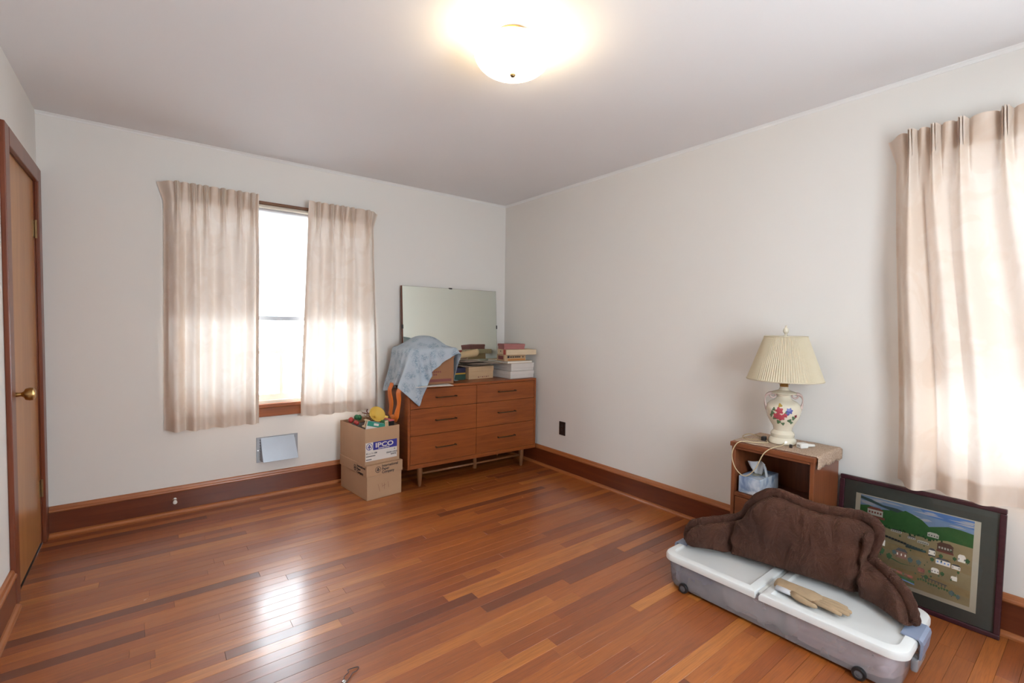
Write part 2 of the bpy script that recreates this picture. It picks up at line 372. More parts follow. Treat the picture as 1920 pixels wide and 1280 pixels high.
# ------------------------------------------------------------------ curtains
def damask(nt):
    v=coord(nt,'Object'); n=nt.nodes.new('ShaderNodeTexVoronoi'); n.inputs['Scale'].default_value=9; n.feature='SMOOTH_F1'
    nt.links.new(v,n.inputs['Vector'])
    f=noise(nt,6,3,v,.5,1.2)
    c=mix_rgb(nt,ramp(nt,f,[(.42,0.),(.52,1.)]),(.79,.645,.535),(.82,.69,.59))
    return c
M['curtain']=fabric('beige_brocade',(.74,.6,.48),.12,damask,tcol=(.52,.505,.485))
M['rod']=wood('brown_rod',(.10,.04,.018),(.2,.09,.04),0,.4,1,.2)
def curtain(label, origin, rz, w_top, w_bot, sh_bot, pleats, ztop, zbot, amp, folds, seed, ret='left', hem=.085, ybot=None, group=None):
    """pleated panel; local x along the wall, -y into the room. pleats: positions 0..1; ret: which side returns to the wall"""
    rs=random.Random(seed); e=thing('curtain',label,'curtain',origin,rz,group)
    head=.115; h=ztop-zbot
    ph=[rs.uniform(0,6.28) for _ in range(6)]
    def surf(u,v,back=0.0):
        z=zbot+v*h; d=ztop-z
        s=sstep(0,1,d/h)
        x=u*(w_top+(w_bot-w_top)*s)+sh_bot*s
        # pinch pleats in the heading, each running down into a rounded fold
        open_=sstep(head*.8,.75,d)
        pl=[-pleats[0]*.6]+list(pleats)+[1+(1-pleats[-1])*.6]
        n_=max(1,sum(1 for p in pl if p<=u)); p0,p1=pl[n_-1],pl[min(n_,len(pl)-1)]
        if p1<=p0: p1=p0+.1
        gap=(p1-p0)*w_top; dm=min(u-p0,p1-u)*w_top; tt=(u-p0)/(p1-p0)
        if d<head:
            a_=1-d/head                                  # 1 at the top edge, 0 at the tack
            fin=math.exp(-(dm/(.0085+.006*a_))**4)*(1-.55*math.exp(-((dm-.0045)/.0018)**2))
            off=amp*(.75+.25*a_)*fin-.016*math.exp(-((dm-.018)/.008)**2)+.030*a_*math.sin(PI*tt)**2
        else:
            e_=sstep(0,.30,d-head); wd_=.0085+.017*e_+.010*open_
            off=amp*(.80+.15*open_)*math.exp(-(dm/wd_)**2)-(.012*(1-e_))*math.exp(-((dm-.017)/.007)**2)-.014*e_*math.sin(PI*tt)**2
        off+=open_*(folds[0]*math.sin(u*folds[1]*2*PI+ph[0])+folds[0]*.5*math.sin(u*folds[1]*1.73*2*PI+ph[1]))
        off+=.004*math.sin(z*7+ph[2]+u*5)*open_
        dep=.086+off
        if ret in('left','both') and u<.10:
            t=1-u/.10; dep=dep*(1-sstep(0,1,t))+.012*t; x-=.0
            if d<head: x-=.035*t*(1-d/head)
        if ret in('right','both') and u>.90:
            t=(u-.90)/.10; dep=dep*(1-sstep(0,1,t))+.012*t
            if d<head: x+=.035*t*(1-d/head)
        zz=z
        if v<.02 and ybot: zz=z+ybot(u)
        else: zz=z+(ybot(u) if ybot else 0)*(1-v)**6
        return (x,-dep+back,zz)
    k=MB(); k.grid(lambda u,v:surf(u,v),300,110); k.build('cloth',M['curtain'],e,True)
    hv=hem/h
    k=MB(); k.grid(lambda u,v:surf(u,.001+v*hv,.0022),150,8); k.build('bottom_hem',M['curtain'],e,True)
    tv=head/h
    k=MB(); k.grid(lambda u,v:surf(u,1-tv+v*tv*.99,.0022),300,14); k.build('heading',M['curtain'],e,True)
    for s0,s1 in ((.0,.045),(.955,1.0)):
        k=MB(); k.grid(lambda u,v:surf(s0+u*(s1-s0),v,.0022),8,70); k.build('side_hem',M['curtain'],e,True)
    return e
curtain('beige brocade curtain left of the roller shade on the back wall',(-2.742,0,0),0,.533,.533,-.012,[.13,.29,.42,.60,.78,.93],2.148,.555,.044,(.013,3.1),3,'left',group='curtain panels')
curtain('beige brocade curtain between the back wall shade and the dresser',(-1.884,0,0),0,.525,.62,-.055,[.14,.32,.47,.62,.86],2.160,.570,.042,(.013,2.7),11,'right',group='curtain panels')
curtain('tall beige curtain panel hanging behind the framed picture',(0,-3.105,0),-PI/2,.46,.60,.055,[.16,.33,.52,.80],2.165,.560,.062,(.026,2.2),21,'left',group='curtain panels')
def rod(origin, rz, length, label):
    e=thing('curtain_rod',label,'curtain rod',origin,rz)
    k=MB(); k.bbox(0,length,-.050,-.044,2.098,2.112,.002); k.build('rail',M['rod'],e)
    for x in (.01,length-.01): MB().bbox(x-.008,x+.008,-.045,0,2.10,2.112,.002).build('bracket',M['rod'],e)
rod((-2.68,0,0),0,1.28,'thin brown curtain rod above the back wall window')
rod((0,-3.13,0),-PI/2,1.12,'curtain rod carrying the tall curtain behind the framed picture')

# ------------------------------------------------------------------ closet door
d1=struct(empty('door_1',(-W,0,0)))
k=MB(); k.bbox(-.042,-.004,DY0+.004,DY1-.004,.008,DZ-.004,.002); lf=k.build('door_leaf',M['doorleaf'],d1)
CW=.078
k=MB(); k.bbox(0,.019,DY0-CW,DY0+.004,0,DZ+CW,.004,2); k.build('side_casing',M['casing'],d1)
k=MB(); k.bbox(0,.019,DY1-.004,DY1+CW,0,DZ+CW,.004,2); k.build('side_casing',M['casing'],d1)
k=MB(); k.bbox(0,.0195,DY0+.004,DY1-.004,DZ-.004,DZ+CW,.004,2); k.build('head_casing',M['casing'],d1)
k=MB(); k.box(-T,0,DY0-.012,DY0+.003,0,DZ).box(-T,0,DY1-.003,DY1+.012,0,DZ).box(-T,0,DY0,DY1,DZ-.003,DZ+.012); k.build('jamb',M['casing'],d1)
for z in (1.765,.315):
    k=MB(); k.lathe([(.0065,z-.05),(.0065,z+.05)],(.004,DY1-.002,0),10); k.box(-.004,-.001,DY1-.034,DY1-.004,z-.045,z+.045); k.build('hinge',M['brass_dark'],d1,'auto')
ky,kz=-.735,.925
k=MB(); k.lathe([(.030,-.004),(.030,.000),(.026,.004),(.011,.010),(.009,.028),(.014,.036),(.026,.042),(.030,.056),(.028,.068),(.016,.075),(.0001,.076)],(0,ky,kz),24,'x'); k.build('door_knob',M['brass'],d1,'auto')

# ------------------------------------------------------------------ wall fittings
v=thing('wall_vent','grey metal wall register with angled deflector under the window','vent',(-2.083,0,.341))
k=MB()
for a in ((-.139,.139,-.006,0,.075,.091),(-.139,.139,-.006,0,-.091,-.075),(-.139,-.118,-.006,0,-.075,.075),(.118,.139,-.006,0,-.075,.075)): k.box(*a)
k.build('frame',M['ventgrey'],v)
k=MB(); k.box(-.118,.118,-.0015,-.0005,-.075,.075); k.build('duct_opening',M['black'],v)
for i in range(7):
    z=-.062+i*.0205; k=MB(); k.add([(-.117,-.004,z-.006),(.117,-.004,z-.006),(.117,-.0018,z+.006),(-.117,-.0018,z+.006)],[(0,1,2,3)]); k.build('louvre',M['ventgrey'],v)
k=MB(); dx=.112
k.add([(-dx,-.008,.084),(dx,-.008,.084),(dx+.018,-.062,-.082),(-dx+.008,-.062,-.082)],[(0,1,2,3)])
k.add([(-dx,-.008,.084),(-dx+.008,-.062,-.082),(-dx-.005,-.008,-.07)],[(0,1,2)])
k.add([(dx,-.008,.084),(dx+.018,-.062,-.082),(dx+.012,-.008,-.07)],[(0,2,1)])
solid(k.build('deflector',M['ventplastic'],v),.0016)
k=MB(); k.lathe([(.004,-.008),(.003,-.006)],(-.129,0,-.002),10,'y'); k.build('screw',M['steel'],v)

s=thing('door_stop','small white metal door stop on the back baseboard','door stop',(-2.704,-.016,.092))
k=MB(); k.lathe([(.013,0),(.013,-.004),(.006,-.008),(.005,-.045)],(0,0,0),16,'y'); k.build('stem',M['steel'],s,'auto')
k=MB(); k.lathe([(.005,-.045),(.011,-.048),(.012,-.062),(.008,-.067),(.0001,-.068)],(0,0,0),16,'y'); k.build('bumper',plain('white_rubber',(.7,.68,.64),.6,.03),s,'auto')

s=thing('wall_outlet','dark brown duplex outlet on the right wall beside the dresser','outlet',(0,-.8585,.3775))
k=MB(); k.bbox(-.006,0,-.0365,.0365,-.0585,.0585,.002); k.build('cover_plate',M['brownplate'],s)
for z in (-.0195,.0195):
    k=MB(); poly=[(.017*math.cos(a)*1.0,max(-.0135,min(.0135,.017*math.sin(a)))+z) for a in [2*PI*i/20 for i in range(20)]]
    k.prism(poly,-.0085,-.005,'x'); r=k.build('receptacle',M['black'],s)
    k=MB(); k.box(-.0090,-.0084,-.008,-.006,z-.004,z+.005).box(-.0090,-.0084,.006,.008,z-.004,z+.004); k.build('slot',plain('slot_grey',(.15,.13,.12),.5),r)  # slots as thin grey slivers, paler than the receptacle
k=MB(); k.lathe([(.003,-.007),(.003,-.005)],(0,0,0),10,'x'); k.build('screw',M['steel'],s)

# ------------------------------------------------------------------ ceiling light
lc=(-1.648,-2.236)
cl=thing('ceiling_light','lit frosted glass bowl light with a small finial on the ceiling','ceiling light',(lc[0],lc[1],H))
q,nt,bs,out=nmat('frosted_lamp_glass'); nt.nodes.remove(bs)
em=nt.nodes.new('ShaderNodeEmission'); em.inputs[0].default_value=(*LAMP_COL,1); em.inputs[1].default_value=LAMP_E
tl=nt.nodes.new('ShaderNodeBsdfTranslucent'); tl.inputs[0].default_value=(.9,.85,.75,1)
ad=nt.nodes.new('ShaderNodeAddShader'); nt.links.new(em.outputs[0],ad.inputs[0]); nt.links.new(tl.outputs[0],ad.inputs[1]); nt.links.new(ad.outputs[0],out.inputs[0])
M['lampglass']=q
k=MB(); k.capz=False
R=.158; prof=[(R*1.0,-.062)]+[(R*math.cos(a)**.75,-.068-.085*math.sin(a)) for a in [i*PI/2/14 for i in range(0,14)]]+[(.0001,-.153)]
k.lathe(prof,(0,0,0),48); k.build('glass_bowl',M['lampglass'],cl,True)
k=MB(); k.lathe([(.075,-.022),(.075,-.004),(.070,0)],(0,0,0),32); k.build('canopy',M['brass'],cl,'auto')
k=MB(); k.lathe([(.004,-.15),(.004,-.02)],(0,0,0),8); k.build('stem',M['brass'],cl)
k=MB(); k.lathe([(.0001,-.166),(.008,-.164),(.012,-.158),(.011,-.154),(.004,-.150)],(0,0,0),16); k.build('finial',M['brass_dark'],cl,'auto')
for sx in (-1,1):
    pl=bpy.data.lights.new('bulb_light','POINT'); pl.energy=LAMP_W/2; pl.color=LAMP_COL; pl.shadow_soft_size=.03
    po=bpy.data.objects.new('bulb_light',pl); COL.objects.link(po); po.parent=cl; po.location=(sx*.075,0,-.062)
    k=MB(); k.lathe([(.013,-.03),(.013,0)],(0,0,0),12,'x'); b=k.build('socket',M['trimpaint'],cl); b.location=(sx*.045,0,-.045)

# ------------------------------------------------------------------ dresser
DW,DD,DZB,DZT=1.24,.465,.152,.788
dres=thing('dresser','walnut six drawer dresser on tapered legs against the back wall','dresser',(-1.283,-.508,0),math.radians(-2.0))
WD=((.185,.040,.008),(.34,.092,.019))
M['dr_x']=wood('walnut_veneer',*WD,0,.4,1.3,.25); M['dr_y']=wood('walnut_side_veneer',*WD,1,.4,1.3,.25)
M['dr_leg']=wood('pale_walnut_leg',(.15,.055,.020),(.25,.105,.042),2,.4,1,.25)
k=MB(); k.bbox(0,DW,0,DD,DZT-.02,DZT,.002); k.build('top',M['dr_x'],dres)
for x in (0,DW-.02): k=MB(); k.bbox(x,x+.02,0,DD,DZB,DZT-.0202,.002); k.build('side_panel',M['dr_y'],dres)
k=MB(); k.bbox(.0202,DW-.0202,0,DD,DZB,DZB+.032,.002); k.build('bottom_rail',M['dr_x'],dres)
k=MB(); k.box(.0205,DW-.0205,DD-.012,DD-.002,DZB+.033,DZT-.021); k.build('back_panel',M['dr_x'],dres)
k=MB(); k.box(.0205,DW-.0205,.021,DD-.013,DZB+.033,DZT-.021); k.build('inner_carcass',M['gap'],dres)
zs=[(DZB+.034,.4045),(.4075,.6105),(.6135,DZT-.023)]
M['handle']=plain('dark_bronze',(.085,.045,.02),.4,.2,30,.6)
for (x0,x1) in ((.0222,.6085),(.6115,DW-.0222)):
    for (z0,z1) in zs:
        k=MB(); k.bbox(x0,x1,.001,.020,z0,z1,.0012,1); dr=k.build('drawer',M['dr_x'],dres)
        cx=(x0+x1)/2+(.008 if x0<.3 else .0); cz=(z0+z1)/2+.004; hl=.094
        k=MB(); k.tube([(cx-hl,-.016,cz),(cx-hl*.5,-.019,cz),(cx+hl*.5,-.019,cz),(cx+hl,-.016,cz)],[.0035,.005,.005,.0035],8)
        for sx in (-1,1): k.lathe([(.006,.001),(.0045,-.014),(.006,-.019)],(cx+sx*(hl-.008),0,cz),10,'y')
        k.build('handle',M['handle'],dr,True)
for lx,ly in ((.115,.035),(DW-.135,.035),(.115,DD-.04),(DW-.135,DD-.04)):
    k=MB(); k.lathe([(.010,0),(.0125,.006),(.022,.10),(.0235,DZB-.001)],(lx,ly,0),20); k.build('leg',M['dr_leg'],dres,'auto')
for ly in (.035,DD-.04):
    k=MB(); k.tube([(.135,ly,.098),(DW-.155,ly,.098)],.009,10); k.build('stretcher',M['dr_leg'],dres,True)
k=MB(); k.lathe([(.014,.058),(.0165,.062),(.0165,DZB-.001)],(.617,.035,0),16); k.build('centre_post',M['dr_leg'],dres,'auto')

# mirror standing on the dresser, leaning back against the wall
MW,MH=.985,.80
tilt=math.radians(-3.2)
mir=thing('mirror','large frameless mirror leaning on the wall behind the dresser boxes','mirror',(-1.124,-.090,DZT+.002),0,rot=(tilt,0,0))
q,nt,bs,_=nmat('mirror_silver'); bs.inputs['Base Color'].default_value=(.80,.86,.80,1); bs.inputs['Metallic'].default_value=1
nt.links.new(ramp(nt,noise(nt,3,3,coord(nt)),[(0.,.015),(1.,.03)]),bs.inputs['Roughness']); M['mirror']=q
M['backing']=wood('red_brown_backing',(.09,.025,.012),(.17,.05,.025),2,.45)
k=MB(); k.bbox(.004,MW-.004,0,.006,.004,MH,.0015,1); k.build('glass',M['mirror'],mir)
k=MB(); k.box(-.004,MW+.001,.0065,.020,0,MH+.002); k.build('backing_board',M['backing'],mir)
for (x,z,w_,h_) in ((.46,MH-.006,.03,.012),(-.004,.435,.010,.034),(MW-.008,.435,.010,.034)):
    k=MB(); k.bbox(x,x+w_,-.004,.018,z,z+h_,.001,1); k.build('clip',M['brownplate'],mir)

# ------------------------------------------------------------------ boxes on the dresser
def card(name,col,var=.08,sc=9,rough=.75): return plain(name,col,rough,var,sc,bmp=.05)
M['brownbox']=card('brown_cardboard',(.30,.135,.060)); M['kraft']=card('kraft_cardboard',(.44,.265,.155)); M['tan']=card('tan_cardboard',(.50,.33,.19))
M['whitebox']=card('white_cardboard',(.62,.57,.53),.05); M['cream']=card('cream_card',(.62,.48,.32)); M['pink']=card('dusty_pink_card',(.36,.14,.13))
M['red']=card('red_print',(.45,.07,.06)); M['navy']=card('navy_card',(.02,.018,.05)); M['yellowp']=card('yellow_card',(.55,.30,.03)); M['dkgreen']=card('dark_green_card',(.015,.05,.035))
M['ink']=plain('black_ink',(.025,.02,.025),.7,.1); M['inkred']=plain('faded_red_ink',(.20,.05,.045),.7,.1); M['paper']=card('white_paper',(.72,.68,.62),.04)
M['teal']=card('teal_print',(.02,.22,.16)); M['blueprint']=card('blue_print',(.035,.03,.24),.05); M['labelw']=card('label_paper',(.66,.60,.55),.04)
M['orangecard']=card('orange_print',(.50,.20,.05)); M['olive']=card('olive_card',(.20,.16,.07))

bb=thing('file_box','brown cardboard file box with a hand slot under the blue sheet','box',(-1.215,-.465,DZT+.001),math.radians(-3))
bw,bd,bh=.345,.375,.262
k=MB(); k.box(0,bw,0,.004,0,.17).box(0,bw,0,.004,.198,bh).box(0,.125,0,.004,.17,.198).box(.22,bw,0,.004,.17,.198)   # front with slot
k.box(0,.004,.004,bd,0,bh).box(bw-.004,bw,.004,bd,0,bh).box(.004,bw-.004,bd-.004,bd,0,bh).box(.004,bw-.004,.004,bd-.004,0,.004); k.build('body',M['brownbox'],bb)
k=MB(); k.box(-.004,bw+.004,-.004,bd+.004,bh,bh+.005).box(-.004,bw+.004,-.005,-.0005,bh-.055,bh).box(-.005,-.0005,-.004,bd+.004,bh-.055,bh).box(bw+.0005,bw+.005,-.004,bd+.004,bh-.055,bh); k.build('lid',M['brownbox'],bb)
k=MB(); k.box(.105,.325,-.0012,-.0002,.018,.040); k.build('printed_band',M['inkred'],bb)
k=MB()
for z,x0,x1 in ((.092,.135,.225),(.070,.150,.20),(.115,.12,.165)):
    x=x0
    while x<x1: k.box(x,x+.012,-.0010,-.0002,z,z+.012); x+=.017
k.build('faded_print',M['inkred'],bb)['kind']='stuff'
lump=MB(); lump.lathe([(.0001,.10)]+[(.15*math.sin(a),.10*math.cos(a)) for a in [PI/2*i/8 for i in range(1,9)]],(bw/2,bd/2,0),20)
lp=lump.build('folded_linens',M['paper'],None,True); lp.location=bb.location+Vector((0,0,bh+.006)); lp.rotation_euler=bb.rotation_euler
tag(lp,'heap of folded linens under the blue sheet on the file box','linens')
pp=MB().add([(0,0,0),(.30,-.03,0),(.31,.10,0),(.0,.12,0)],[(0,1,2,3)]); pp=MB(); pp.grid(lambda u,v:(u*.30,-.055+v*.12,.0003-.004*u*u*(1-v)+.003*u*u),10,4)
o=solid(pp.build('paper_sheet',M['paper'],None,True),.0006); o.location=(-1.235,-.520,DZT+.0012); o.rotation_euler=(0,0,math.radians(-8)); tag(o,'white paper sheet poking out under the brown file box','paper')

# shoe box and neighbours
def lidbox(name,label,cat,loc,rz,w,d,h,lid,m1,m2=None,ov=.003,group=None):
    e=thing(name,label,cat,loc,rz,group)
    k=MB(); k.bbox(0,w,0,d,0,h-.001,.0015,1); k.build('body',m1,e)
    k=MB(); k.bbox(-ov,w+ov,-ov,d+ov,h-lid,h+.0015,.0015,1); k.build('lid',m2 or m1,e); return e
sb=lidbox('shoe_box','tan shoe box under the flattened paper bags on the dresser','box',(-.640,-.352,DZT+.001),math.radians(4),.272,.20,.108,.042,M['tan'])
k=MB()
for i in range(6): k.box(.10+i*.022,.112+i*.022,-.0012,-.0004,.012+.004*(i%2),.020)
k.build('faded_print',M['inkred'],sb)['kind']='stuff'
nv=thing('game_carton','navy carton with yellow and green bands behind the tan shoe box','box',(-.782,-.335,DZT+.001),math.radians(4))
for nm,z0,z1,mt in (('green_band',0,.048,M['dkgreen']),('yellow_band',.0482,.060,M['yellowp']),('navy_top',.0602,.104,M['navy'])):
    k=MB(); k.bbox(0,.125,0,.20,z0,z1,.001,1); k.build(nm,mt,nv)
# flattened paper bags with twine handles
M['bag']=card('brown_grey_paper',(.27,.20,.15),.15,6); M['bag2']=card('pale_printed_paper',(.40,.31,.25),.2,14); M['env']=card('manila_paper',(.50,.36,.20),.06)
M['twine']=plain('paper_twine',(.42,.36,.28),.8)
def sheetpile(name,label,cat,loc,rz,w,d,t,mat,curl,handle=False,seed=0,group=None):
    rs=random.Random(seed); a,b,c=[rs.uniform(0,6) for _ in range(3)]
    e=thing(name,label,cat,loc,rz,group); k=MB()
    k.grid(lambda u,v:(u*w,v*d,t/2+.0005+curl*(u**3)+.0035*math.sin(u*7+a)*math.sin(v*5+b)+.0035),16,10)
    solid(k.build('folded_sheet',mat,e,True),t)
    if handle:
        k=MB(); k.tube([(w*.75+.075*math.sin(q),-.0-.045*math.sin(q*.5)*0+d*.25+.05*math.cos(q),t+.012+.004*math.sin(2*q)+curl) for q in [i*2*PI/20 for i in range(20)]],.0016,6,True)
        k.build('twine_handle',M['twine'],e,True)
    return e
zt=DZT+.112
sheetpile('paper_bag','flattened dark paper bag lying directly on the tan shoe box','paper bag',(-.700,-.36,zt),math.radians(5),.33,.26,.004,M['bag'],.004,False,1,'flattened paper bags')
sheetpile('paper_bag','flattened paper bag with a looped twine handle on the shoe box','paper bag',(-.650,-.37,zt+.018),math.radians(-6),.34,.25,.004,M['bag'],-.003,True,2,'flattened paper bags')
sheetpile('paper_bag','pale printed paper bag on top of the darker bags','paper bag',(-.640,-.355,zt+.036),math.radians(16),.27,.20,.003,M['bag2'],-.008,False,3,'flattened paper bags')
# rolled manila envelope: a flap curled over into a half roll
en=thing('manila_envelope','rolled manila paper lying across the paper bags beside the blue sheet','paper',(-.815,-.36,zt+.058),math.radians(6))
k=MB()
def envf(u,v):
    a=v*1.55*PI; r=.024+.010*u
    return (u*.30+.02*v, .05-r*math.sin(a)-.03*(1-v)*0, .004+r-r*math.cos(a)+u*.020)
k.grid(envf,14,18); solid(k.build('rolled_sheet',M['env'],en,True),.0012)
k=MB(); k.grid(lambda u,v:(u*.27,.05+v*.16,.004+.012*v+u*.018),8,6); solid(k.build('flat_flap',M['env'],en,True),.0012)
k=MB(); k.box(.0,.30,.0,.20,-.020,-.0005); o=k.build('filler',M['bag'],en); bpy.data.objects.remove(o)

# pile against the corner
z=DZT+.001
b1=lidbox('gift_box','lower of two flat white cardboard boxes at the dresser corner','box',(-.300,-.500,z),math.radians(1),.272,.40,.064,.030,M['whitebox'],None,.003,'white boxes'); z+=.0665
b2=lidbox('gift_box','upper flat white box with a bent lid at the dresser corner','box',(-.278,-.482,z),math.radians(-1.0),.255,.39,.066,.040,M['whitebox'],None,.003,'white boxes'); z+=.0685
bk=thing('flat_box','thin cream board book lying under the orange printed box','book',(-.318,-.480,z),math.radians(-3))
k=MB(); k.bbox(0,.270,0,.33,.003,.017,.001,1); k.build('pages',M['paper'],bk)
for z0 in (0,.0172): k=MB(); k.bbox(-.003,.274,-.003,.333,z0,z0+.003,.001,1); k.build('cover',M['cream'],bk)
z+=.0210
gb=thing('printed_box','small printed box with an orange lower band in the corner stack','box',(-.335,-.455,z),math.radians(-6))
k=MB(); k.bbox(0,.225,0,.135,.0,.055,.001,1); k.build('body',M['tan'],gb)
k=MB(); k.box(.035,.218,-.0010,-.0002,.003,.018); k.build('orange_band',M['orangecard'],gb)
k=MB()
for i,(x0,x1) in enumerate(((.06,.075),(.08,.084),(.087,.1),(.108,.118),(.121,.130),(.133,.143),(.146,.154),(.157,.166),(.19,.20))): k.box(x0,x1,-.0011,-.0002,.028,.041)
k.box(.03,.052,-.0011,-.0002,.026,.046); k.build('printed_marks',M['ink'],gb)['kind']='stuff'
k=MB(); k.box(-.0011,-.0002,.02,.11,.012,.045); k.build('printed_panel',M['inkred'],gb)
z+=.0560
cb=thing('long_box','long cream box with a red stripe below the pink box','box',(-.338,-.490,z),math.radians(-11))
k=MB(); k.bbox(0,.300,0,.19,0,.046,.0015,1); k.build('body',M['cream'],cb)
k=MB(); k.box(.0-.0012,-.0002,.02,.065,.001,.045); k.build('red_stripe',M['red'],cb)
k=MB(); k.box(-.0012,-.0002,.115,.127,.022,.034); k.build('finger_hole',M['ink'],cb)
z+=.0470
lidbox('stationery_box','dusty pink box on top of the corner stack','box',(-.325,-.435,z),math.radians(-12),.205,.13,.046,.020,M['pink'])

# ------------------------------------------------------------------ blue sheet draped over the file box (simulated drape)
def drape():
    nu,nv,s=46,32,.0205
    A,B,C_,D_=[np.array(q) for q in ((-1.375,-.765),(-.580,-.400),(-.640,-.125),(-1.545,-.125))]
    X=np.zeros((nv,nu,3))
    for j in range(nv):
        for i in range(nu):
            u,v=i/(nu-1),j/(nv-1); p=(A*(1-u)+B*u)*(1-v)+(D_*(1-u)+C_*u)*v
            X[j,i]=(p[0],p[1],1.205+.016*math.sin(i*.62+j*.25)+.012*math.sin(j*.8-i*.2))
    P=X.copy(); bx=(-1.236,-.846,-.496,-.065,1.070)
    c,sn=math.cos(math.radians(3)),math.sin(math.radians(3))
    def collide(X,Xp):
        hit=np.zeros(X.shape[:2],bool); t=.008
        # dome of linens
        C=np.array([-1.040,-.285,1.055]); Rr=np.array([.168,.178,.112])
        d=(X-C)/Rr; l=np.linalg.norm(d,axis=2); ins=(l<1)&(X[...,2]>1.0)
        if ins.any(): X[ins]=C+(d[ins]/l[ins][:,None])*Rr; hit|=ins
        # box
        x0,x1,y0,y1,zt=bx; x0-=t;x1+=t;y0-=t;y1+=t;zt+=t
        x,y,z=X[...,0],X[...,1],X[...,2]
        ins=(x>x0)&(x<x1)&(y>y0)&(y<y1)&(z<zt)
        dist=np.stack([x-x0,x1-x,y-y0,y1-y,zt-z],-1); am=dist.argmin(-1)
        for k_,(ax,val) in enumerate(((0,x0),(0,x1),(1,y0),(1,y1),(2,zt))):
            q=ins&(am==k_); X[q,ax]=val
        hit|=ins
        # dresser top and its edges
        x,y,z=X[...,0],X[...,1],X[...,2]
        ex0,ey0,ez=-1.283-t,-.512-t-.02*(x+1.283),.788+t*.8
        ins=(x>ex0)&(y>ey0)&(z<ez)
        dist=np.stack([x-ex0,y-ey0,ez-z],-1); am=dist.argmin(-1)
        q=ins&(am==0); X[q,0]=ex0
        q=ins&(am==1); X[q,1]=(ey0)[q]
        q=ins&(am==2); X[q,2]=ez
        hit|=ins
        # mirror plane behind
        q=X[...,1]>-.115; X[q,1]=-.115; hit|=q
        return hit
    def con(X,a,b,L,k_):
        A=X[a];B=X[b]; d=B-A; l=np.linalg.norm(d,axis=-1,keepdims=True)+1e-9; c_=d*(1-L/l)*.5*k_; X[a]+=c_; X[b]-=c_
    S=slice
    sets=[]
    for o_ in (0,1):
        sets.append(((S(None),S(o_,nu-1,2)),(S(None),S(o_+1,nu,2)),s,1.0)); sets.append(((S(o_,nv-1,2),S(None)),(S(o_+1,nv,2),S(None)),s,1.0))
    for o_ in (0,1):
        sets.append(((S(o_,nv-1,2),S(0,nu-1)),(S(o_+1,nv,2),S(1,nu)),s*2**.5,.5)); sets.append(((S(o_,nv-1,2),S(1,nu)),(S(o_+1,nv,2),S(0,nu-1)),s*2**.5,.5))
    for o_ in range(4):
        sets.append(((S(None),S(o_,nu-2,4)),(S(None),S(o_+2,nu,4)),s*2,.10)) ; sets.append(((S(o_,nv-2,4),S(None)),(S(o_+2,nv,4),S(None)),s*2,.10))
    cen=np.array([-1.045,-.285]); ctr=np.linalg.norm(X[...,:2]-cen,axis=2); pin=ctr<.105
    PX=X[pin].copy(); PX[:,2]=1.055+.115*np.sqrt(np.clip(1-((PX[:,0]+1.040)/.168)**2-((PX[:,1]+.285)/.178)**2,0,1))
    sets=[(a,b,np.linalg.norm((X[a]-X[b])[...,:2],axis=-1,keepdims=True)*1.13,k_) for a,b,L,k_ in sets]
    for it in range(260):
        vel=(X-P)*.90; P=X.copy(); X=X+vel; X[...,2]-=.0016
        for q in range(7):
            for a,b,L,k_ in sets:
                con(X,a,b,L,k_)
            hit=collide(X,P)
            X[hit]=P[hit]+(X[hit]-P[hit])*.6
            collide(X,P); X[pin]=PX
        P[hit]=X[hit]-(X[hit]-P[hit])*.1
    return X
def drape_mesh():
    X=drape(); nv,nu=X.shape[:2]; k=MB()
    k.v=[tuple(p) for p in X.reshape(-1,3)]
    for j in range(nv-1):
        for i in range(nu-1): k.f.append((j*nu+i,j*nu+i+1,(j+1)*nu+i+1,(j+1)*nu+i)); k.m.append(0)
    return k
def floral(nt):
    uv=coord(nt,'Object'); v=nt.nodes.new('ShaderNodeTexVoronoi'); v.inputs['Scale'].default_value=15; nt.links.new(uv,v.inputs['Vector'])
    b=ramp(nt,v.outputs['Distance'],[(.30,1.),(.62,0.)]); n=noise(nt,75,3,uv,.7,1.5); pet=ramp(nt,n,[(.47,0.),(.53,1.)])
    mu=nt.nodes.new('ShaderNodeMath'); mu.operation='MULTIPLY'; nt.links.new(b,mu.inputs[0]); nt.links.new(pet,mu.inputs[1])
    return mix_rgb(nt,mu.outputs[0],(.50,.56,.62),(.27,.35,.44))
M['sheet']=fabric('blue_floral_cotton',(.4,.45,.5),.12,floral)
sh=drape_mesh().build('bed_sheet',M['sheet'],None,True); solid(sh,.0022,1); sub(sh,1)
tag(sh,'pale blue floral sheet draped over the box on the dresser','sheet')

# orange strap loop hanging at the dresser's left side
st=thing('tote_strap','bright orange fabric strap loop hanging down the dresser side','strap',(-1.287,-.345,.788))
q,nt,bs,_=nmat('orange_nylon'); nt.links.new(mix_rgb(nt,noise(nt,14,3,coord(nt)),(.62,.13,.012),(.85,.22,.02)),bs.inputs['Base Color']); bs.inputs['Roughness'].default_value=.5
bump(nt,bs,noise(nt,60,3,coord(nt)),.5,.003); M['orange']=q
def strap(u,v):
    # u along the loop, v across the ribbon
    if u<.46: t=u/.46; y0=.090-.01*t; z=.003-.245*t; w_=.082
    elif u>.54: t=(1-u)/.46; y0=-.085+.030*(1-t)*0+.045*t; z=.003-.245*t; w_=.075
    else: t=(u-.46)/.08; y0=.080-.120*t; z=-.242-.022*math.sin(t*PI); w_=.05
    x=-.012-.006*math.sin(u*15)-.010*math.sin(v*PI)*math.sin(u*PI)-.016*sstep(.0,.1,min(u,1-u))
    return (x, y0+(v-.5)*w_*(1-.15*math.sin(u*20)), z+(0 if .46>u or u>.54 else (v-.5)*.05))
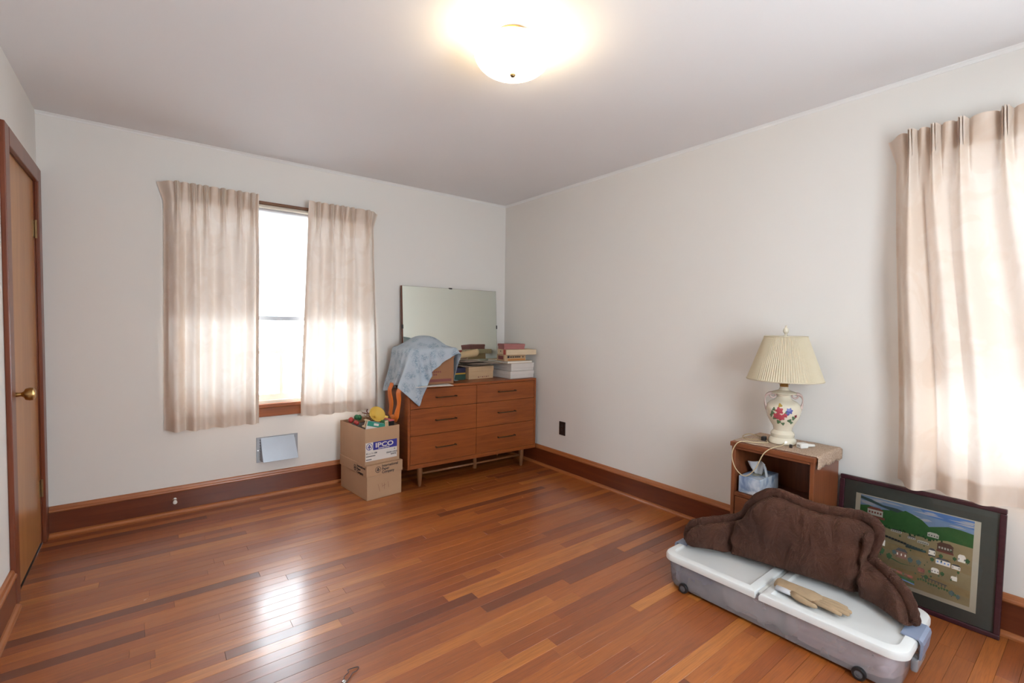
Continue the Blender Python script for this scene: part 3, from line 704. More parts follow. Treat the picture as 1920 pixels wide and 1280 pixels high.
k=MB(); k.grid(strap,60,6); solid(k.build('ribbon',M['orange'],st,True),.0015)
k=MB(); k.grid(lambda u,v:(-.012+u*.10,(.084+v*.048) if True else 0,.0045),4,3); solid(k.build('strap_end',M['orange'],st,True),.0015)
k=MB(); k.grid(lambda u,v:(-.012+u*.10,(-.105+v*.040),.0045),4,3); solid(k.build('strap_end',M['orange'],st,True),.0015)

# ------------------------------------------------------------------ paper cartons by the dresser
def ring(k,cx,cz,r0,r1,y,seg=28,y2=None):
    v=[];f=[]
    for i in range(seg):
        a=2*PI*i/seg; v+= [(cx+r0*math.cos(a),y,cz+r0*math.sin(a)),(cx+r1*math.cos(a),y,cz+r1*math.sin(a))]
    for i in range(seg): j=(i+1)%seg; f.append((2*i,2*i+1,2*j+1,2*j))
    k.add(v,f)
def stroke(k,p,q,w,y):
    d=Vector((q[0]-p[0],q[1]-p[1])); n=Vector((-d.y,d.x)).normalized()*w/2
    k.add([(p[0]+n.x,y,p[1]+n.y),(q[0]+n.x,y,q[1]+n.y),(q[0]-n.x,y,q[1]-n.y),(p[0]-n.x,y,p[1]-n.y)],[(0,1,2,3)])
def tree_logo(name,parent,cx,cz,r,mat,y=-.0008,rot=None):
    k=MB(); w=r*.17
    ring(k,0,0,r*.84,r,0)
    for p,q in (((0,-.82),(0,.45)),((-.48,-.28),(0,.58)),((0,.58),(.48,-.28)),((-.48,-.28),(-.18,-.28)),((.48,-.28),(.18,-.28)),((-.34,-.02),(0,-.30)),((.0,-.30),(.34,-.02))):
        stroke(k,(p[0]*r,p[1]*r),(q[0]*r,q[1]*r),w,0)
    o=k.build(name,mat,parent); o.location=(cx,y,cz)
    if rot: o.rotation_euler=rot
    return o
FR=(PI/2,0,0); LR=(PI/2,0,-PI/2)
lb=thing('paper_carton','lidded kraft carton on the floor under the open box','box',(-1.612,-.548,.0005),math.radians(6))
bw,bd=.276,.432
k=MB(); k.bbox(0,bw,0,bd,0,.232,.002,1); bo=k.build('body',M['kraft'],lb)
k=MB(); k.bbox(-.006,bw+.006,-.006,bd+.006,.172,.2505,.002,1); ld=k.build('lid',M['kraft'],lb)
tree_logo('logo',ld,.082,.213,.022,M['ink'],-.0072)
for i,t in enumerate(('International','Paper','Company')):
    text(0,'lettering',t,.026,M['ink'],ld,(.112,-.0070,.226-i*.023),FR,.0006,.98)
o=tree_logo('logo',ld,0,.205,.022,M['ink'],0,(0,0,-PI/2)); o.location=(-.0072,.175,.208)
for i,t in enumerate(('International','Paper','Company')):
    text(0,'lettering',t,.026,M['ink'],ld,(-.0070,.145,.222-i*.023),LR,.0006,.98)
k=MB()
for a,b in (((.085,.105),(.10,.05)),((.115,.108),(.122,.075)),((.135,.105),(.135,.06)),((.122,.085),(.148,.09)),((.165,.11),(.17,.065)),((.02,.20),(.055,.235)),((.03,.195),(.028,.225))): stroke(k,a,b,.0016,-.0007)
k.build('pencil_marks',M['inkred'],bo)['kind']='stuff'

ub=thing('open_carton','open kraft carton with an IPCO label stacked on the lidded carton','box',(-1.621,-.530,.2525),math.radians(5))
uw,ud,uh,t=.272,.425,.260,.0045
k=MB(); k.box(0,uw,0,t,0,uh).box(0,uw,ud-t,ud,0,uh).box(0,t,t,ud-t,0,uh).box(uw-t,uw,t,ud-t,0,uh).box(t,uw-t,t,ud-t,0,t); k.build('body',M['kraft'],ub)
k=MB(); k.box(.004,.252,-.0010,-.0002,.026,.160); lab=k.build('label',M['labelw'],ub)
k=MB(); k.box(.062,.252,-.0016,-.0010,.102,.160); k.build('blue_band',M['blueprint'],lab)
text(0,'lettering','IPCO',.046,M['labelw'],lab,(.078,-.0022,.119),FR,.0012,1.38)
text(0,'lettering','BUSINESS PAPERS',.0115,M['labelw'],lab,(.102,-.0022,.1065),FR,.0003,1.0)
tree_logo('logo',lab,.033,.131,.0245,M['blueprint'],-.0020)
text(0,'lettering','8½ x 11-10M',.017,M['ink'],lab,(.008,-.0020,.076),FR,.0002,.9)
k=MB()
for i_ in range(10): k.box(.008+i_*.0072,.0135+i_*.0072,-.0016,-.0010,.058,.0645)
for i_ in range(6): k.box(.008+i_*.0072,.0135+i_*.0072,-.0016,-.0010,.035,.0415)
k.build('small_print',M['ink'],lab)['kind']='stuff'
text(0,'lettering','20',.012,M['ink'],lab,(.226,-.0020,.084),FR,.0002)
text(0,'lettering','GRAIN LONG',.0145,M['ink'],lab,(.165,-.0020,.062),FR,.0004)
text(0,'lettering','WHITE',.0145,M['ink'],lab,(.200,-.0020,.046),FR,.0004)
UB=Matrix.Translation(ub.location)@Matrix.Rotation(math.radians(5),4,'Z')
def inbox(x,y,z): return tuple(UB@Vector((x,y,z)))
M['ywax']=plain('yellow_plastic',(.72,.48,.10),.4,.05); M['rstuff']=plain('red_plastic',(.42,.035,.03),.35,.2); M['grn']=plain('green_plastic',(.03,.16,.06),.5,.2)
M['strawm']=plain('straw_fibre',(.42,.30,.17),.8,.2)
# small things inside the open carton
def bedding():
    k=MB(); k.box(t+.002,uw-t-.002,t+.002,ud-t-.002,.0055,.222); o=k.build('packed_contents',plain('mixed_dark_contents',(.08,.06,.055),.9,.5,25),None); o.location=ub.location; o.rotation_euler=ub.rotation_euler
    tag(o,'jumbled dark odds and ends filling the open carton','odds and ends',kind='stuff')
bedding()
c=thing('small_carton','small carton with a green band leaning inside the open box','carton',inbox(.030,.050,.226),math.radians(-18),rot=(math.radians(-22),math.radians(14),math.radians(-16)))
k=MB(); k.bbox(0,.125,0,.055,0,.088,.0012,1); k.build('body',M['labelw'],c)
k=MB(); k.box(-.0006,.1256,-.0012,-.0002,.05,.086); k.build('green_band',M['teal'],c)
k=MB(); poly=[(.075+.028*math.cos(a),.024+.009*math.sin(a)) for a in [2*PI*i/20 for i in range(20)]]; k.prism(poly,-.0011,-.0002,'y'); k.build('red_oval',M['red'],c)
k=MB(); k.box(.045,.08,-.0018,-.0012,.060,.077); k.build('white_panel',M['labelw'],c)
f=thing('funnel','yellow plastic funnel on top of the open box','funnel',inbox(.150,.128,.325),0,rot=(math.radians(52),math.radians(22),math.radians(-10)))
k=MB(); k.capz=False; k.lathe([(.062,.022),(.060,.024),(.052,.012),(.034,-.008),(.012,-.024),(.009,-.030),(.007,-.075)],(0,0,0),32); solid(k.build('cone',M['ywax'],f,'auto'),.0016)
k=MB(); k.bbox(.058,.085,-.009,.009,.020,.0235,.001,1); k.build('hanging_tab',M['ywax'],f)
g=thing('green_tin','small green and cream carton at the box front edge','carton',inbox(.166,.022,.2235),0,rot=(math.radians(-6),0,math.radians(10)))
k=MB(); k.bbox(0,.036,0,.05,0,.076,.001,1); k.build('body',M['grn'],g)
k=MB(); k.box(.004,.032,-.0012,-.0002,.01,.073); k.build('cream_face',M['cream'],g)
k=MB(); k.box(.009,.027,-.0018,-.0012,.018,.062); k.build('printed_panel',M['tan'],g)
bk2=thing('black_case','black case with a pink lid edge in the open box','case',inbox(.212,.040,.2235),0,rot=(0,0,math.radians(14)))
k=MB(); k.bbox(.0,.044,0,.12,0,.060,.002,1); k.build('body',M['black'],bk2)
k=MB(); k.bbox(-.003,.046,-.002,.122,.0605,.068,.002,1); k.build('pink_lid',plain('pink_plastic',(.60,.12,.13),.4),bk2)
def ball_chain(name,label,cat,loc,mat,r,n,spread,seed):
    rs=random.Random(seed); k=MB()
    for i in range(n):
        bm=bmesh.new(); bmesh.ops.create_icosphere(bm,subdivisions=2,radius=r*rs.uniform(.7,1.1))
        d=Vector((rs.uniform(-1,1)*spread,rs.uniform(-1,1)*spread,rs.uniform(0,1)*spread*.7)); bmesh.ops.translate(bm,verts=bm.verts,vec=d); k.bm(bm)
    o=k.build(name,mat,None,True); o.location=loc; return tag(o,label,cat)
ball_chain('red_ornament','red shiny ornament at the left edge of the open box','ornament',inbox(.040,.30,.272),M['rstuff'],.022,3,.016,4)
ball_chain('red_bead','red bead ornament below the red ornament in the box','ornament',inbox(.030,.225,.262),M['rstuff'],.015,2,.012,5)
ball_chain('green_bow','dark green ribbon bow lying in the open box','bow',inbox(.085,.31,.280),M['grn'],.020,4,.024,6)
def tangle(name,label,cat,loc,mat,n,L,r,seed):
    rs=random.Random(seed); k=MB()
    for i in range(n):
        a=rs.uniform(0,6.28); p=Vector((rs.uniform(-.03,.03),rs.uniform(-.03,.03),rs.uniform(0,.02))); pts=[]
        for j in range(6): pts.append(p.copy()); a+=rs.uniform(-.7,.7); p=p+Vector((math.cos(a)*L/5,math.sin(a)*L/5,rs.uniform(-.006,.012)))
        k.tube(pts,r,5)
    o=k.build(name,mat,None,True); o.location=loc; return tag(o,label,cat)
tangle('raffia_bundle','loose bundle of straw coloured raffia in the open box','raffia',inbox(.135,.27,.285),M['strawm'],14,.09,.0016,8)
tangle('ribbon_bundle','red patterned ribbon bundle behind the yellow funnel','ribbon',inbox(.21,.34,.285),M['inkred'],10,.07,.004,9)
cn=thing('wooden_spool','pale wooden spool standing behind the small carton','spool',inbox(.075,.16,.240),0,rot=(.2,.3,0))
k=MB(); k.lathe([(.022,0),(.022,.006),(.012,.012),(.012,.045),(.022,.051),(.022,.057)],(0,0,0),20); k.build('spool_body',M['cream'],cn,'auto')

# ------------------------------------------------------------------ nightstand
NX0,NX1,NY0,NY1,NZ=-.355,-.036,-2.925,-2.528,.662
ns=thing('nightstand','brown wooden nightstand with an open shelf against the right wall','nightstand',(0,0,0))
NWD=((.15,.040,.014),(.27,.085,.032))
M['ns_y']=wood('walnut_nightstand',*NWD,1,.42,1.2,.2); M['ns_z']=wood('walnut_nightstand_side',*NWD,2,.36,1.0,.3)
k=MB(); k.bbox(NX0-.012,NX1,NY0-.004,NY1+.004,NZ-.024,NZ,.003); k.build('top',M['ns_y'],ns)
k=MB(); k.bbox(NX0-.004,NX0+.012,NY0+.019,NY1-.019,NZ-.038,NZ-.0245,.002,1); k.build('top_rail',M['ns_y'],ns)
for y0 in (NY0,NY1-.019): k=MB(); k.bbox(NX0,NX1,y0,y0+.019,0,NZ-.0245,.002,1); k.build('side_panel',M['ns_z'],ns)
k=MB(); k.box(NX1-.008,NX1,NY0+.0195,NY1-.0195,.04,NZ-.025); k.build('back_panel',M['ns_z'],ns)
k=MB(); k.bbox(NX0+.002,NX1-.0085,NY0+.0195,NY1-.0195,.372,.392,.0015,1); k.build('shelf',M['ns_y'],ns)
k=MB(); k.bbox(NX0+.004,NX0+.020,NY0+.0215,NY1-.0215,.055,.368,.0015,1); dr=k.build('drawer_front',M['ns_y'],ns)
k=MB(); k.lathe([(.0001,-.024),(.012,-.022),(.014,-.016),(.006,-.008),(.006,.002)],(NX0+.004,(NY0+NY1)/2,.25),16,'x'); k.build('knob',M['brass'],dr,'auto')
k=MB(); k.box(NX0+.020,NX1-.009,NY0+.0195,NY1-.0195,.04,.052); k.build('bottom',M['ns_y'],ns)

# crocheted runner with a flap over the right side
q,nt,bs,_=nmat('crochet_cotton'); vv=coord(nt)
vo=nt.nodes.new('ShaderNodeTexVoronoi'); vo.inputs['Scale'].default_value=170; nt.links.new(vv,vo.inputs['Vector'])
nt.links.new(mix_rgb(nt,ramp(nt,vo.outputs['Distance'],[(.1,0.),(.6,1.)]),(.62,.47,.36),(.40,.28,.20)),bs.inputs['Base Color']); bs.inputs['Roughness'].default_value=.95
bump(nt,bs,vo.outputs['Distance'],.8,.003); M['crochet']=q
rn=thing('table_runner','cream crocheted runner covering the nightstand top','runner',(0,0,0))
def runner(u,v):
    y=NY1-.004-u*(NY1-NY0+.050); x=NX0+.010+v*(NX1-NX0-.016)+.004*math.sin(u*22)*abs(v-.5)*2
    z=NZ+.0028; ye=NY0-.008
    if y<ye:
        ov=ye-y; z-=ov*1.25+.004*math.sin(v*30)*min(1,ov*30); y=ye-.002-.004*math.sin(v*14)
    return (x,y,z)
k=MB(); k.grid(runner,46,26); solid(k.build('knit_cloth',M['crochet'],rn,True),.003)

# tissue box
q,nt,bs,_=nmat('blue_cloud_print'); n=noise(nt,13,3,coord(nt),.55,.6)
nt.links.new(ramp(nt,n,[(.36,(.13,.19,.33)),(.48,(.30,.37,.50)),(.60,(.62,.66,.72))]),bs.inputs['Base Color']); bs.inputs['Roughness'].default_value=.5; M['tissuebox']=q
tb=thing('tissue_box','blue tissue box with printed clouds on the nightstand shelf','tissue box',(NX0+.016,NY1-.034,.3935),0)
k=MB(); k.bbox(0,.215,-.112,0,0,.088,.002,1); k.build('carton',M['tissuebox'],tb)
k=MB(); poly=[(.108+.055*math.cos(a),-.056+.024*math.sin(a)) for a in [2*PI*i/24 for i in range(24)]]; k.prism(poly,.0885,.0892,'z'); k.build('slot_film',plain('slot_film',(.35,.33,.25),.3),tb)
M['tissue']=fabric('white_tissue',(.80,.80,.82),.35)
def tissue(u,v):
    w_=.018+.030*v; q_=2*u-1
    return (.100-.020*v+.012*math.sin(q_*4+v*2)*v, -.056+q_*w_, .0895+v*(.080-.022*q_*q_-.010*math.sin(q_*3+1)))
k=MB(); k.grid(tissue,16,10); solid(k.build('tissue',M['tissue'],tb,True),.0006)
k=MB(); k.grid(lambda u,v:(.075+.018*u,-.088-.018*v-.004*u,.150-.062*v*v-.004*u),5,8); solid(k.build('tissue_tail',M['tissue'],tb,True),.0006)

# ------------------------------------------------------------------ table lamp
LX,LY,LZ=-.196,-2.716,NZ+.0048
lamp=thing('table_lamp','cream ceramic lamp with painted flowers and pleated shade on the nightstand','lamp',(LX,LY,LZ),0)
q,nt,bs,_=nmat('cream_ceramic'); nt.links.new(mix_rgb(nt,noise(nt,5,2,coord(nt)),(.66,.58,.44),(.72,.66,.54)),bs.inputs['Base Color']); bs.inputs['Roughness'].default_value=.22; bs.inputs['Coat Weight'].default_value=.6; bs.inputs['Coat Roughness'].default_value=.08; M['ceramic']=q
bprof=[(.060,0),(.064,.004),(.064,.020),(.058,.030),(.053,.034),(.055,.040),(.056,.052),(.050,.062),(.043,.070),(.046,.088),(.060,.112),(.074,.138),(.081,.165),(.082,.185),(.076,.205),(.062,.220),(.046,.228),(.036,.236),(.031,.246),(.034,.256),(.058,.262),(.060,.266),(.050,.272),(.026,.280),(.020,.292),(.018,.298)]
k=MB(); k.lathe(bprof,(0,0,0),48); body=k.build('urn_body',M['ceramic'],lamp,'auto')
rose=plain('rose_handle_glaze',(.50,.36,.32),.25,.2,40,coat=.5)
dn=Vector((CAM.x-LX,CAM.y-LY,0)).normalized(); sd=Vector((-dn.y,dn.x,0))
hx=Vector((.55,-.83,0)).normalized()        # handles sit roughly across the front
for sgn in (-1,1):
    pts=[]
    for a in [i*PI*1.45/16 for i in range(17)]:
        r_=.058+.036*math.sin(a*.69); pts.append(hx*sgn*(.040+.048*math.sin(a*.62+.1))+Vector((0,0,.262-.115*(a/(PI*1.45))**1.15+.020*math.sin(a*.9))))
    k=MB(); k.tube(pts,[.006+.003*math.sin(i*.6) for i in range(17)],8)
    sc=[hx*sgn*(.052+.014*math.cos(a))+Vector((0,0,.252+.014*math.sin(a))) for a in [i*2*PI/12 for i in range(12)]]
    k.tube(sc,.005,7,True); k.build('scroll_handle',rose if sgn<0 else rose,lamp,True)
# painted bouquet, laid on the urn's surface
def urn_r(z):
    for (r1,z1),(r2,z2) in zip(bprof,bprof[1:]):
        if z1<=z<=z2 and z2>z1: return r1+(r2-r1)*(z-z1)/(z2-z1)
    return .05
fa=math.atan2(dn.y,dn.x)
def blob(name,ds,z,rad,mat,seed,lobes=5,lift=.0006):
    rs=random.Random(seed); k=MB(); n=24; c=[]
    def P(s_,zz,l): r_=urn_r(zz)+l; a=fa+s_/r_; return (r_*math.cos(a),r_*math.sin(a),zz)
    ctr=P(ds,z,lift+.0012); v=[ctr]+[P(ds+rad*(1+.22*math.cos(lobes*q+seed))*math.cos(q)*.6,z+rad*(1+.22*math.cos(lobes*q+seed))*math.sin(q)*.6,lift+.0006) for q in [2*PI*i/n for i in range(n)]]
    v+=[P(ds+rad*(1+.22*math.cos(lobes*q+seed))*math.cos(q),z+rad*(1+.22*math.cos(lobes*q+seed))*math.sin(q),lift) for q in [2*PI*i/n for i in range(n)]]
    f=[(0,1+i,1+(i+1)%n) for i in range(n)]+[(1+i,1+n+i,1+n+(i+1)%n,1+(i+1)%n) for i in range(n)]
    k.add(v,f); return k.build(name,mat,body,True)
pk=plain('pink_glaze',(.45,.07,.09),.3,.5,90); bl=plain('blue_glaze',(.08,.09,.30),.3,.5,90); gr=plain('leaf_glaze',(.09,.16,.08),.3,.4,90); go=plain('gold_glaze',(.45,.28,.06),.3,.2,60); dk=plain('dark_rose_glaze',(.20,.03,.035),.3,.3,90)
for ds,z,r_,lb_ in ((-.052,.165,.011,3),(-.040,.140,.010,3),(-.02,.120,.010,3),(.030,.130,.010,3),(.050,.145,.010,3),(.015,.172,.009,3),(-.045,.185,.009,3),(.04,.120,.008,3),(.0,.112,.008,3),(-.06,.150,.008,3)): blob('painted_leaf',ds,z,r_,gr,int(z*999),lb_,.0004)
blob('painted_rose',-.018,.180,.017,pk,3,5,.0010); blob('painted_rose',-.030,.152,.016,pk,6,5,.0012); blob('painted_rose',-.010,.146,.016,pk,9,5,.0014); blob('painted_rose',.008,.158,.011,pk,4,5,.0016)
blob('painted_blue_flower',.028,.182,.015,bl,5,6,.0010); blob('painted_blue_flower',.020,.166,.008,bl,8,6,.0010); blob('painted_bud',.062,.155,.008,dk,2,4,.0010); blob('painted_gold_mark',-.015,.207,.009,go,7,3,.0006)
# socket and shade
k=MB(); k.lathe([(.020,.298),(.021,.303),(.019,.306),(.019,.345),(.015,.350)],(0,0,0),20); k.build('socket',M['brass'],lamp,'auto')
k=MB()
for sgn in (-1,1): k.tube([hx*sgn*.010+Vector((0,0,.302)),hx*sgn*.024+Vector((0,0,.312)),hx*sgn*.026+Vector((0,0,.345)),hx*sgn*.055+Vector((0,0,.40)),hx*sgn*.055+Vector((0,0,.50)),hx*sgn*.010+Vector((0,0,.560))],.0016,6)
k.build('harp',M['brass_dark'],lamp,True)
def pshade(nt): 
    return mix_rgb(nt,noise(nt,20,2,coord(nt)),(.74,.65,.48),(.79,.71,.55))
M['pleat']=fabric('pleated_cream_fabric',(.7,.6,.42),.30,pshade)
SZ0,SZ1,SR0,SR1=.335,.560,.176,.098
pts=MB(); n=96
def sfn(u,v):
    a=u*2*PI; r_=SR0+(SR1-SR0)*v; r_+=.0022*(1 if int(round(u*2*n))%2 else -1)*(1-.3*v)
    return (r_*math.cos(a),r_*math.sin(a),SZ0+(SZ1-SZ0)*v)
k=MB(); k.grid(sfn,2*n,6,True); so=solid(k.build('pleated_shade',M['pleat'],lamp),.0012)
for z_,r_,nm in ((SZ0,SR0,'lower_trim'),(SZ1,SR1,'upper_trim')):
    k=MB(); k.tube([((r_+.0005)*math.cos(a),(r_+.0005)*math.sin(a),z_) for a in [2*PI*i/64 for i in range(64)]],.0035,6,True); k.build(nm,M['pleat'],lamp,True)
k=MB(); k.tube([(-SR1,0,SZ1-.006),(0,0,SZ1-.006),(SR1,0,SZ1-.006)],.0014,6); k.tube([(0,-SR1,SZ1-.006),(0,0,SZ1-.006),(0,SR1,SZ1-.006)],.0014,6); k.build('spider',M['brass_dark'],lamp)
k=MB(); k.lathe([(.004,.556),(.009,.562),(.009,.568),(.005,.572),(.012,.582),(.014,.592),(.010,.602),(.005,.608),(.006,.614),(.0001,.620)],(0,0,0),16); k.build('finial',M['ceramic'],lamp,'auto')
# cord: from the base, over the front edge in a loop and back
def catmull(P,n=10):
    P=[Vector(p) for p in P]; Q=[P[0]*2-P[1]]+P+[P[-1]*2-P[-2]]; out=[]
    for i in range(1,len(Q)-2):
        for t_ in range(n):
            t=t_/n; a,b,c,d=Q[i-1:i+3]; out.append(.5*((2*b)+(c-a)*t+(2*a-5*b+4*c-d)*t*t+(3*b-a-3*c+d)*t**3))
    out.append(Q[-2]); return out
M['cord']=plain('cream_cord',(.56,.44,.27),.5,.06)
k=MB(); zc=.0025
cp=[(-.055,-.030,.012),(-.085,-.034,.006),(-.150,-.020,.002),(-.186,.010,-.030),(-.190,.050,-.120),(-.188,.100,-.168),(-.187,.150,-.140),(-.186,.172,-.080),(-.185,.160,-.025),(-.170,.135,.004),(-.120,.085,zc),(-.075,.045,zc),(-.045,.055,zc),(-.02,.075,zc)]
k.tube(catmull(cp),.0026,7); k.build('cord',M['cord'],lamp,True)
k=MB(); k.tube(catmull([(-.02,.075,zc),(.02,.105,.004),(.0,.165,.016),(-.055,.180,.010),(-.080,.150,.003),(-.03,.10,.0025),(.01,.085,.004)]),.0024,7); k.build('cord',plain('tan_cord',(.36,.25,.13),.5),lamp,True)
k=MB(); k.bbox(-.012,.012,-.010,.010,0,.022,.002,1); o=k.build('cord_switch',M['black'],lamp); o.location=(-.025,.082,.0)
# loose bits on the runner
o=MB().bbox(-.009,.009,-.007,.007,0,.016,.002,1).build('power_plug',M['brownplate'],None); o.location=(-.265,-2.785,NZ+.0048); o.rotation_euler=(0,0,.4); tag(o,'tiny dark brown power plug in front of the lamp base','plug')
ad_=thing('plug_adapter','white three way plug adapter lying on the crocheted runner','adapter',(-.222,-2.822,NZ+.0048),math.radians(-25))
wp=plain('white_plastic',(.72,.70,.66),.35,.04)
k=MB(); k.bbox(-.022,.022,-.016,.016,0,.026,.004); k.build('body',wp,ad_)
k=MB(); k.tube([(.02,0,.012),(.04,-.004,.012),(.062,-.012,.012)],[.010,.008,.006],10); k.build('plug_grip',wp,ad_,True)
k=MB(); k.box(-.0225,-.0218,-.006,-.003,.008,.018).box(-.0225,-.0218,.003,.006,.008,.018); k.build('slot',M['black'],ad_)

# ------------------------------------------------------------------ framed picture leaning on the right wall
PW,PH=.592,.536
ptilt=math.atan2(.048,PH)
pic=thing('framed_picture','framed folk art village print leaning on the right wall','picture',(-.086,-2.936,.0005),0,rot=(0,0,0))
pic.rotation_euler=(Matrix.Rotation(-PI/2,3,'Z')@Matrix.Rotation(-ptilt,3,'X')).to_euler()   # local x -> -y, local -y -> -x
M['pframe']=wood('dark_plum_frame',(.030,.007,.012),(.065,.018,.026),0,.25,1,.6)
fwid=.021
for nm,a in (('frame_rail',(0,PW,-.004,.016,0,fwid)),('frame_rail',(0,PW,-.004,.016,PH-fwid,PH)),('frame_stile',(0,fwid,-.004,.016,fwid,PH-fwid)),('frame_stile',(PW-fwid,PW,-.004,.016,fwid,PH-fwid))):
    k=MB(); k.bbox(*a,.004,2); k.build(nm,M['pframe'],pic)
M['matboard']=plain('grey_green_mat',(.105,.102,.088),.85,.08,60)
k=MB(); k.box(fwid-.002,PW-fwid+.002,.008,.012,fwid-.002,PH-fwid+.002); k.build('mat_board',M['matboard'],pic)
PX0,PX1,PZ0,PZ1=.070,.517,.072,.458
k=MB(); k.box(PX0,PX1,.0070,.0079,PZ0,PZ1); k.build('cream_border',card('cream_border',(.72,.62,.50),.03),pic)
ix0,ix1,iz0,iz1=PX0+.020,PX1-.020,PZ0+.018,PZ1-.004
def pc(name,col,var=.2,sc=40): return plain(name,tuple(x*1.35 for x in col),.8,var,sc)
pm=[pc('print_sky',(.20,.27,.40),.35,9),pc('print_cloud',(.42,.40,.43),.1),pc('print_far_hill',(.055,.08,.075),.2),pc('print_hill',(.045,.125,.035),.35,26),pc('print_field',(.36,.27,.15),.25,14),
    pc('print_white',(.52,.48,.42),.1),pc('print_brown',(.14,.07,.05),.3),pc('print_dark',(.045,.045,.045),.3),pc('print_tree',(.03,.07,.025),.4,80),pc('print_tan',(.36,.25,.12),.2),pc('print_blue',(.11,.20,.42),.2,12),pc('print_red',(.22,.07,.05),.2)]
pk_=MB(); lay=[.0068]
def poly(pts,mi):
    lay[0]-=.000012; y=lay[0]; pk_.mi=mi
    pk_.add([(ix0+max(0,min(1,u))*(ix1-ix0),y,iz0+max(0,min(1,v))*(iz1-iz0)) for u,v in pts],[tuple(range(len(pts)))])
def rect(u,v,w_,h_,mi): poly([(u-w_/2,v-h_/2),(u+w_/2,v-h_/2),(u+w_/2,v+h_/2),(u-w_/2,v+h_/2)],mi)
rs=random.Random(5)
poly([(0,0),(1,0),(1,1),(0,1)],0)
poly([(.55,1),(.62,.93),(1,.90),(1,1)],10); 
for i in range(16):
    u,v=rs.uniform(.0,1),rs.uniform(.86,.98); w_=rs.uniform(.05,.16); poly([(u-w_,v),(u,v-.010),(u+w_,v-.004),(u+.3*w_,v+.012),(u-.4*w_,v+.010)],1)
poly([(0,.985),(.10,.965),(.22,.925),(.35,.925),(.46,.90),(.56,.86),(.5,.85),(.30,.88),(.1,.925),(0,.95)],2)
poly([(0,.86),(.08,.88),(.20,.86),(.30,.885),(.36,.875),(.43,.925),(.50,.90),(.58,.86),(.64,.80),(.72,.83),(.80,.86),(.90,.86),(1,.845),(1,.62),(0,.55)],3)
poly([(0,.64),(.15,.665),(.30,.64),(.5,.655),(.66,.65),(.80,.69),(1,.685),(1,0),(0,0)],4)
poly([(0,.50),(.3,.46),(.65,.49),(1,.47),(1,.36),(.6,.40),(.2,.37),(0,.40)],9); poly([(0,.20),(.3,.17),(.7,.22),(1,.18),(1,.10),(.5,.11),(0,.06)],9)
def house(u,v,w_,h_,wall,roof,win=7,n=3):
    rect(u,v,w_,h_,wall); poly([(u-w_*.56,v+h_*.5),(u+w_*.56,v+h_*.5),(u+w_*.30,v+h_*.95),(u-w_*.30,v+h_*.95)],roof)
    for i in range(n): rect(u-w_*.36+w_*.72*i/max(1,n-1),v+.02*h_,w_*.11,h_*.34,win)
def tree(u,v,r_,mi=8):
    rect(u,v-r_*1.2,r_*.25,r_*1.0,7); poly([(u+r_*.85*(1+.15*math.sin(5*a))*math.cos(a),v+r_*1.15*(1+.15*math.sin(5*a))*math.sin(a)) for a in [2*PI*i/14 for i in range(14)]],mi)
house(.15,.80,.15,.075,5,11,11,5); rect(.15,.745,.19,.03,11)
for i in range(22): tree(.22+.025*i+rs.uniform(-.01,.01),.655+.015*math.sin(i),.010)
house(.68,.705,.095,.040,5,5,7,4); house(.36,.635,.10,.026,5,7,7,5); house(.50,.605,.07,.026,5,7,7,4); house(.60,.585,.10,.026,5,5,7,5); house(.22,.625,.045,.045,7,7,9,1)
house(.785,.590,.13,.072,6,6,5,5); rect(.785,.548,.14,.02,11)
for i in range(9): rect(.22+.028*i,.545-.004*i,.026,.026,7 if i else 2)
for i in range(7): rect(.47+.025*i,.505-.003*i,.023,.026,2)
for i in range(12): tree(.46+.014*i,.485,.012,2)
house(.68,.50,.055,.055,5,7,7,2); rect(.68,.463,.06,.016,7); tree(.755,.49,.020); house(.92,.52,.06,.06,5,5,7,2); tree(.865,.505,.018); tree(.965,.52,.022)
house(.25,.435,.03,.06,5,5,7,1); poly([(.242,.48),(.258,.48),(.25,.55)],5); tree(.23,.34,.04); house(.42,.36,.10,.085,6,7,5,3); tree(.355,.37,.024,2); tree(.50,.33,.026,2); tree(.575,.335,.026,2); tree(.31,.30,.03)
poly([(.32,.29),(.42,.255),(.55,.265),(.42,.245),(.32,.275)],8)
house(.775,.415,.12,.055,5,7,10,4); house(.88,.405,.07,.04,5,7,7,2); tree(.685,.42,.020); tree(.90,.36,.012)
house(.715,.285,.065,.045,5,5,7,3); tree(.775,.285,.020); house(.60,.245,.06,.035,11,6,7,3); rect(.60,.215,.05,.012,6); tree(.67,.265,.014)
house(.87,.265,.05,.035,5,5,7,1); poly([(.885,.28),(.895,.28),(.89,.33)],5)
for i in range(6): rect(.27+.048*i,.155-.006*i,.043,.030,11 if i%2 else 6)
poly([(.22,.125),(.55,.085),(.55,.055),(.22,.095)],8); poly([(.22,.09),(.55,.05),(.55,.04),(.22,.075)],10)
poly([(.60,.19),(.82,.165),(.82,.155),(.60,.18)],7)
for i in range(8): rect(.615+.027*i,.165-.003*i,.007,.032,7)
for i in range(16): tree(.58+.022*i,.135-.003*i+rs.uniform(-.01,.01),.011)
tree(.86,.095,.026,2); tree(.91,.075,.020,2); tree(.645,.185,.022)
for i in range(26): u=rs.uniform(.05,.97); tree(u,rs.uniform(.05,.60),rs.uniform(.005,.010))
pk_.build('print',pm,pic)
k=MB(); k.add([(fwid-.001,.0050,fwid-.001),(PW-fwid+.001,.0050,fwid-.001),(PW-fwid+.001,.0050,PH-fwid+.001),(fwid-.001,.0050,PH-fwid+.001)],[(0,1,2,3)]); k.build('glazing',M['glass'],pic)

